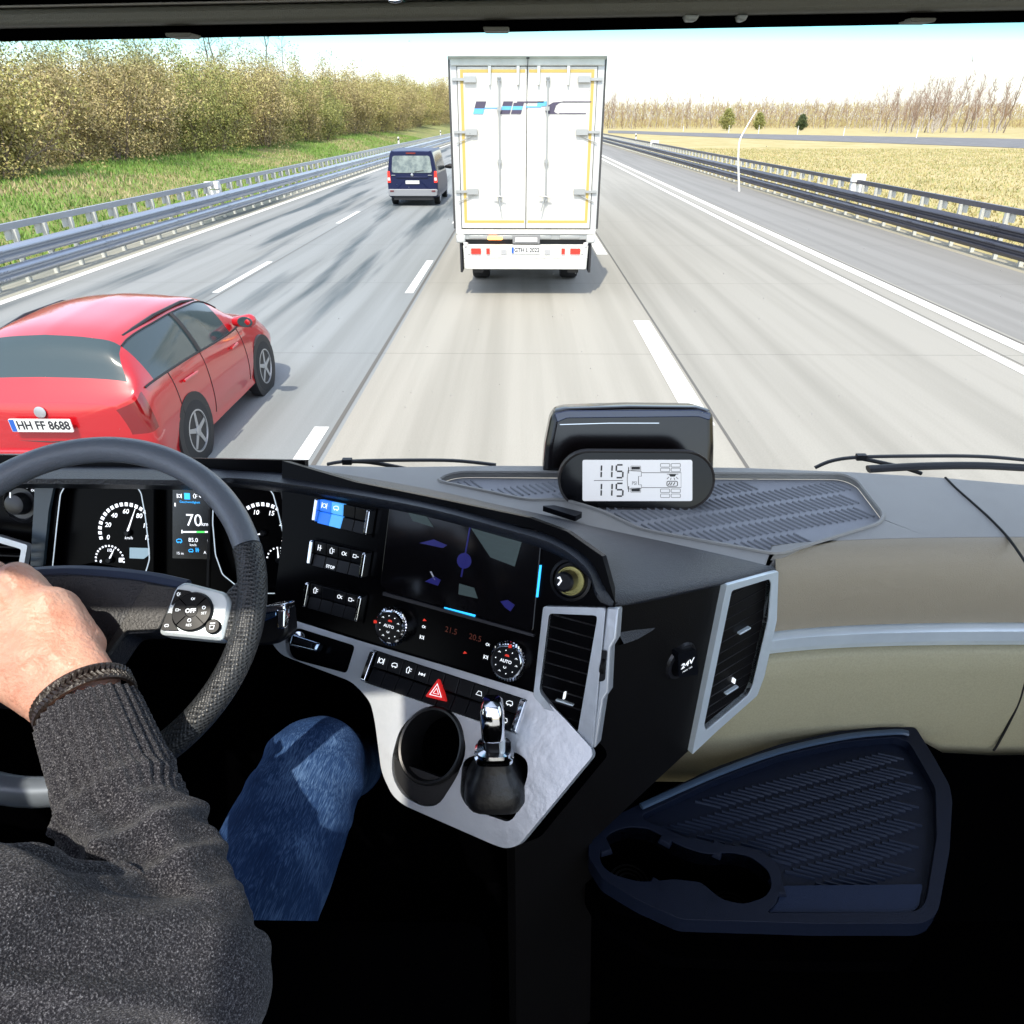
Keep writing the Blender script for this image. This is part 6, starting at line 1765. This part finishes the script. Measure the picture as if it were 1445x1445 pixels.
def remeshed(mb, name, m, vox, smooth_it, parent=None, disp=None, origin=None, cut=None):
    o = mb.build('tmp', m, None, smooth=False, origin=(0, 0, 0))
    md = o.modifiers.new('r', 'REMESH'); md.mode = 'VOXEL'; md.voxel_size = vox; md.use_smooth_shade = True
    ms = o.modifiers.new('s', 'SMOOTH'); ms.factor = .5; ms.iterations = smooth_it
    dg = bpy.context.evaluated_depsgraph_get()
    me = bpy.data.meshes.new_from_object(o.evaluated_get(dg))
    COL.objects.unlink(o); bpy.data.objects.remove(o)
    n = len(me.vertices); co = np.empty(n * 3); me.vertices.foreach_get('co', co); co = co.reshape(-1, 3)
    no = np.empty(n * 3); me.vertices.foreach_get('normal', no); no = no.reshape(-1, 3)
    if disp is not None: co = co + no * disp(co, no)[:, None]
    off = np.array(parent_world(parent)) if parent is not None else np.array(origin)
    me.vertices.foreach_set('co', (co - off).ravel())
    if cut is not None:
        bm = bmesh.new(); bm.from_mesh(me); bm.verts.ensure_lookup_table()
        ctr, nrm, rad = cut; ctr = Vector(ctr) - Vector(off)
        fs = [f for f in bm.faces if (f.calc_center_median() - ctr).length < rad]
        gs = set(fs); [gs.update(f.edges) or gs.update(f.verts) for f in fs]
        bmesh.ops.bisect_plane(bm, geom=list(gs), plane_co=ctr, plane_no=nrm, clear_outer=False, clear_inner=False)
        kill = [v for v in bm.verts if (v.co - ctr).dot(nrm) < -1e-5 and (v.co - ctr).length < rad * .95]
        bmesh.ops.delete(bm, geom=kill, context='VERTS'); bm.to_mesh(me); bm.free()
    me.materials.clear(); me.materials.append(m); me.shade_smooth(); me.name = name
    ob = bpy.data.objects.new(name, me); COL.objects.link(ob)
    if parent is not None: ob.parent = parent
    else: ob.location = off
    return ob
# tendons and knuckle relief on the back of the hand
KK = [np.array(k) for k in knk]; WW = np.array(Wr); nWn = np.array(nW)
def segdist(P, a, b):
    ab = b - a; t = np.clip(((P - a) @ ab) / (ab @ ab), 0, 1); return np.linalg.norm(P - (a + t[:, None] * ab), axis=1), t
def snoise(P, f, seed=0):
    rs = np.random.RandomState(seed); v = np.zeros(len(P))
    for k in range(5):
        d = rs.normal(size=3); d /= np.linalg.norm(d); v += np.sin(P @ d * f * (.6 + .3 * k) + rs.rand() * 6.28)
    return v / 5
def handdisp(P, N):
    d = np.zeros(len(P))
    for i, k in enumerate(KK):
        a = WW + (k - WW) * .25
        ds, t = segdist(P, a + nWn * .02, k + nWn * .012)
        d += .0034 * np.exp(-(ds / .006) ** 2) * (t > .02)
        dk = np.linalg.norm(P - (k + nWn * .014), axis=1); d += .0048 * np.exp(-(dk / .010) ** 2)
    near = np.linalg.norm(P - WW, axis=1) < .16
    d += near * snoise(P, 420, 3) * .00035 + near * snoise(P, 120, 5) * .0013
    return d
person = remeshed(mb, 'person', skinmat(), .0042, 5, None, handdisp, origin=tuple(Pel))
tag(person, 'driver in a grey knitted sweater and blue jeans with a hand on the steering wheel', 'person')
# hair
mb = MB(); mb.capsule(Hd + Vector((0, -.035, .04)), Hd + Vector((0, .02, .05)), .098, .085, 20, 8); mb.build('hair', mat('brown_hair', (.05, .03, .02), .7, bump=(300, .004)), person)
# sweater
Cf = Wr + (El - Wr) * .085
mb = MB()
mb.capsule(Cf - (El - Wr) * .12, Wr.lerp(El, .42), .0385, .042, 28, 6); mb.capsule(Wr.lerp(El, .42), Wr.lerp(El, .8), .042, .049, 28, 6); mb.capsule(Wr.lerp(El, .75), El, .048, .053, 28, 6)
mid = El.lerp(Sh, .5) + Vector((0, -.005, .0))
mb.capsule(El, mid, .053, .064, 28, 6); mb.capsule(mid, Sh, .064, .076, 28, 6)
mb.capsule(Sh, Neck.lerp(Chest, .35), .082, .10); mb.capsule(Chest, Pel + Vector((0, 0, .08)), .175, .165, 24, 6); mb.capsule(LSh, Chest, .08, .15, 20, 6)
mb.capsule(LSh, LEl, .07, .055); mb.capsule(LEl, LEl.lerp(LWr, .85), .052, .04)
E_, W_, S_, M_ = (np.array(v) for v in (El, Wr, Sh, mid))
def sweaterdisp(P, N):
    d = np.zeros(len(P)); L = np.linalg.norm(E_ - W_)
    ds, t = segdist(P, W_, E_)
    ax = (E_ - W_) / L
    s = (P - W_) @ ax / L
    m = np.clip((.115 - ds) / .035, 0, 1)
    wob = snoise(P, 26, 1)
    # bunched rings between the ribbed cuff and the elbow
    amp = np.clip((s - .30) / .12, 0, 1) * np.clip((1.10 - s) / .15, 0, 1)
    fold = np.sin(s * 30 + wob * 4.2 + P[:, 0] * 18); fold = np.maximum(fold, -.3) ** 1 
    ridge = lambda ph: (.5 + .5 * np.cos(2 * ph)) ** 2.2
    d += m * amp * (.0105 * ridge(s * 17 + wob * 1.8 + P[:, 0] * 22) * (.6 + .5 * snoise(P, 24, 21)) + .0065 * ridge(s * 29 - wob * 2.2 + P[:, 2] * 20) * (.5 + .6 * snoise(P, 30, 22)) - .002)
    # long drag folds over the upper arm
    ds2, t2 = segdist(P, M_ + (S_ - M_) * .5, E_)
    ax2 = (E_ - S_) / np.linalg.norm(E_ - S_)
    side_ = np.cross(ax2, np.array(FW)); side_ /= np.linalg.norm(side_)
    q = (P - E_) @ side_; r_ = -(P - E_) @ ax2
    am2 = np.clip((.26 - r_) / .12, 0, 1) * np.clip((.15 - ds2) / .05, 0, 1) * np.clip((r_ + .02) / .04, 0, 1)
    d += am2 * (.0135 * ridge(q * 78 + r_ * 13 + wob * 1.3) * (.6 + .5 * snoise(P, 18, 31)) + .0070 * ridge(q * 135 - r_ * 16 + wob * 1.6) - .002)
    rib = np.clip((.36 - s) / .04, 0, 1) * m
    f1 = np.cross(ax, np.array(FW)); f1 /= np.linalg.norm(f1); f2 = np.cross(ax, f1); ang = np.arctan2((P - W_) @ f1, (P - W_) @ f2)
    rib = np.clip((.50 - s) / .06, 0, 1) * m; d += rib * .0017 * np.sin(ang * 32)
    d += snoise(P, 70, 7) * .0012
    return d
def wool():
    m = mat('grey_wool_knit', (.052, .050, .056), .95, spec=.1)
    nt = m.node_tree; N = nt.nodes; L = nt.links; b = N['Principled BSDF']
    b.inputs['Sheen Weight'].default_value = .12; b.inputs['Sheen Roughness'].default_value = .5
    tc = N.new('ShaderNodeTexCoord')
    def nz(sc, det, rough=.6):
        n = N.new('ShaderNodeTexNoise'); n.inputs['Scale'].default_value = sc; n.inputs['Detail'].default_value = det; n.inputs['Roughness'].default_value = rough; L.new(tc.outputs['Object'], n.inputs['Vector']); return n
    n1 = nz(760, 4, .8); cr = N.new('ShaderNodeValToRGB'); e = cr.color_ramp.elements
    e[0].position = .44; e[0].color = (.011, .011, .015, 1); e[1].position = .68; e[1].color = (.27, .27, .29, 1); k = e.new(.56); k.color = (.055, .054, .063, 1)
    L.new(n1.outputs[0], cr.inputs[0]); L.new(cr.outputs[0], b.inputs['Base Color'])
    n2 = nz(600, 2); bp = N.new('ShaderNodeBump'); bp.inputs['Distance'].default_value = .0016; L.new(n2.outputs[0], bp.inputs['Height']); L.new(bp.outputs[0], b.inputs['Normal'])
    return m
def cutcuff(P):
    ax = (E_ - W_) / np.linalg.norm(E_ - W_); s = (P - W_) @ ax
    return (s < .018) & (np.linalg.norm(P - W_, axis=1) < .09)
sweater = remeshed(mb, 'sweater', wool(), .0023, 5, person, sweaterdisp, cut=(tuple(Wr + (El - Wr).normalized() * .018), (El - Wr).normalized(), .08))
# jeans
mb = MB()
Kt = Kn
mb.capsule(Hip, Kn, .088, .066, 28, 7); mb.capsule(Kn + Vector((0, 0, .0)), Kn + (RAn - Kn) * .95, .064, .055, 24, 6)
mb.capsule(LHip, LKn, .09, .068, 24, 6); mb.capsule(LKn, LKn + (LAn - LKn) * .95, .066, .055); mb.capsule(Pel, Pel + Vector((-.05, 0, .03)), .15, .15, 24, 6)
K_, H_ = np.array(Kn), np.array(Hip)
def jdisp(P, N):
    s = (P - K_) @ ((H_ - K_) / np.linalg.norm(H_ - K_))
    return snoise(P, 45, 2) * .0030 + snoise(P, 140, 4) * .0009 + .0035 * (.5 + .5 * np.cos(s * 120 + snoise(P, 26, 9) * 5)) ** 2 * np.clip((.10 - np.abs(s)) / .06, 0, 1) + .0045 * (.5 + .5 * np.cos(s * 48 + P[:, 0] * 60 + snoise(P, 20, 12) * 4)) ** 2.5 * np.clip((s - .10) / .08, 0, 1) 
def denim():
    m = mat('blue_denim', (.02, .05, .13), .85, spec=.15)
    nt = m.node_tree; N = nt.nodes; L = nt.links; b = N['Principled BSDF']
    tc = N.new('ShaderNodeTexCoord'); mp = N.new('ShaderNodeCombineXYZ')
    d = (Hip - Kn).normalized(); x1 = d.cross(Vector(FW)).normalized(); x2 = d.cross(x1)
    for i_, (v_, k_) in enumerate(((x1, 820), (x2, 820), (d, 75))):
        dt = N.new('ShaderNodeVectorMath'); dt.operation = 'DOT_PRODUCT'; dt.inputs[1].default_value = v_ * k_
        L.new(tc.outputs['Object'], dt.inputs[0]); L.new(dt.outputs['Value'], mp.inputs[i_])
    n = N.new('ShaderNodeTexNoise'); n.inputs['Scale'].default_value = 1; n.inputs['Detail'].default_value = 4; L.new(mp.outputs[0], n.inputs['Vector'])
    n2 = N.new('ShaderNodeTexNoise'); n2.inputs['Scale'].default_value = 14; n2.inputs['Detail'].default_value = 5; L.new(tc.outputs['Object'], n2.inputs['Vector'])
    ad = N.new('ShaderNodeMath'); ad.operation = 'MULTIPLY_ADD'; ad.inputs[1].default_value = .55; L.new(n.outputs[0], ad.inputs[0])
    h = N.new('ShaderNodeMath'); h.operation = 'MULTIPLY'; h.inputs[1].default_value = .45; L.new(n2.outputs[0], h.inputs[0]); L.new(h.outputs[0], ad.inputs[2])
    cr = N.new('ShaderNodeValToRGB'); e = cr.color_ramp.elements; e[0].position = .36; e[0].color = (.009, .026, .080, 1); e[1].position = .68; e[1].color = (.12, .21, .38, 1); k = e.new(.5); k.color = (.019, .050, .135, 1)
    L.new(ad.outputs[0], cr.inputs[0]); L.new(cr.outputs[0], b.inputs['Base Color'])
    bp = N.new('ShaderNodeBump'); bp.inputs['Distance'].default_value = .0008; L.new(n.outputs[0], bp.inputs['Height']); L.new(bp.outputs[0], b.inputs['Normal'])
    return m
jeans = remeshed(mb, 'jeans', denim(), .0045, 4, person, jdisp)
for An in (RAn, LAn):
    mb = MB(); mb.capsule(An + Vector((0, -.05, -.02)), An + Vector((0, .12, -.05)), .05, .045, 18, 6); mb.capsule(An + Vector((0, .10, -.05)), An + Vector((0, .19, -.055)), .046, .036, 18, 6)
    mb.build('shoe', M_black, person)
# stitched side seam of the jeans
mb = MB(); a_ = Kn + (RT * .062 - FW * .018); b_ = Hip + (RT * .075 - FW * .02)
for i in range(70):
    p = a_.lerp(b_, i / 70); q = a_.lerp(b_, (i + .6) / 70); mb.tube([p, q], .0008, 4)
mb.build('jeans_stitching', mat('stitch_white', (.6, .62, .65), .7), jeans, smooth=False)
# braided bracelet
ax = (El - Wr).normalized(); bc = Wr + ax * .004
e1 = ax.cross(Vector(FW)).normalized(); e2 = ax.cross(e1)
M_br = mat('braided_leather', (.020, .014, .012), .38, bump=(300, .001))
rx, ry = .0385, .034
mb = MB()
N_ = 72
for off_ in (-.0055, .0055):
    mb.tube([bc + ax * off_ + e1 * (rx * math.cos(2 * math.pi * k / N_)) + e2 * (ry * math.sin(2 * math.pi * k / N_)) for k in range(N_)], .0028, 6, closed=True)
brc = mb.build('bracelet', M_br, person)
mb = MB()
for k in range(56):
    for s_ in (-1, 1):
        a0 = 2 * math.pi * k / 56; a1 = a0 + .10
        P = lambda a, o: bc + ax * o + e1 * ((rx + .0012) * math.cos(a)) + e2 * ((ry + .0012) * math.sin(a))
        mb.tube([P(a0, s_ * .0065), P((a0 + a1) / 2, s_ * .003), P(a1, 0)], .0019, 5)
mb.build('braid', M_br, brc)
# seat of the driver
seat = thing('driver_seat', 'black driver seat under the person, mostly hidden', 'seat', w3(-.45, .1, -1.2))
mb = MB(); mb.box(w3(-.43, .14, -1.0), (.52, .56, .16)); mb.build('seat_cushion', M_black, seat, bevel=.04)
mb = MB(); mb.box(w3(-.60, -.22, -.55), (.50, .14, .75)); mb.build('backrest', M_black, seat, bevel=.04)
mb = MB(); mb.box(w3(-.43, .12, -1.33), (.40, .40, .48)); mb.build('seat_base', M_black, seat, smooth=False)
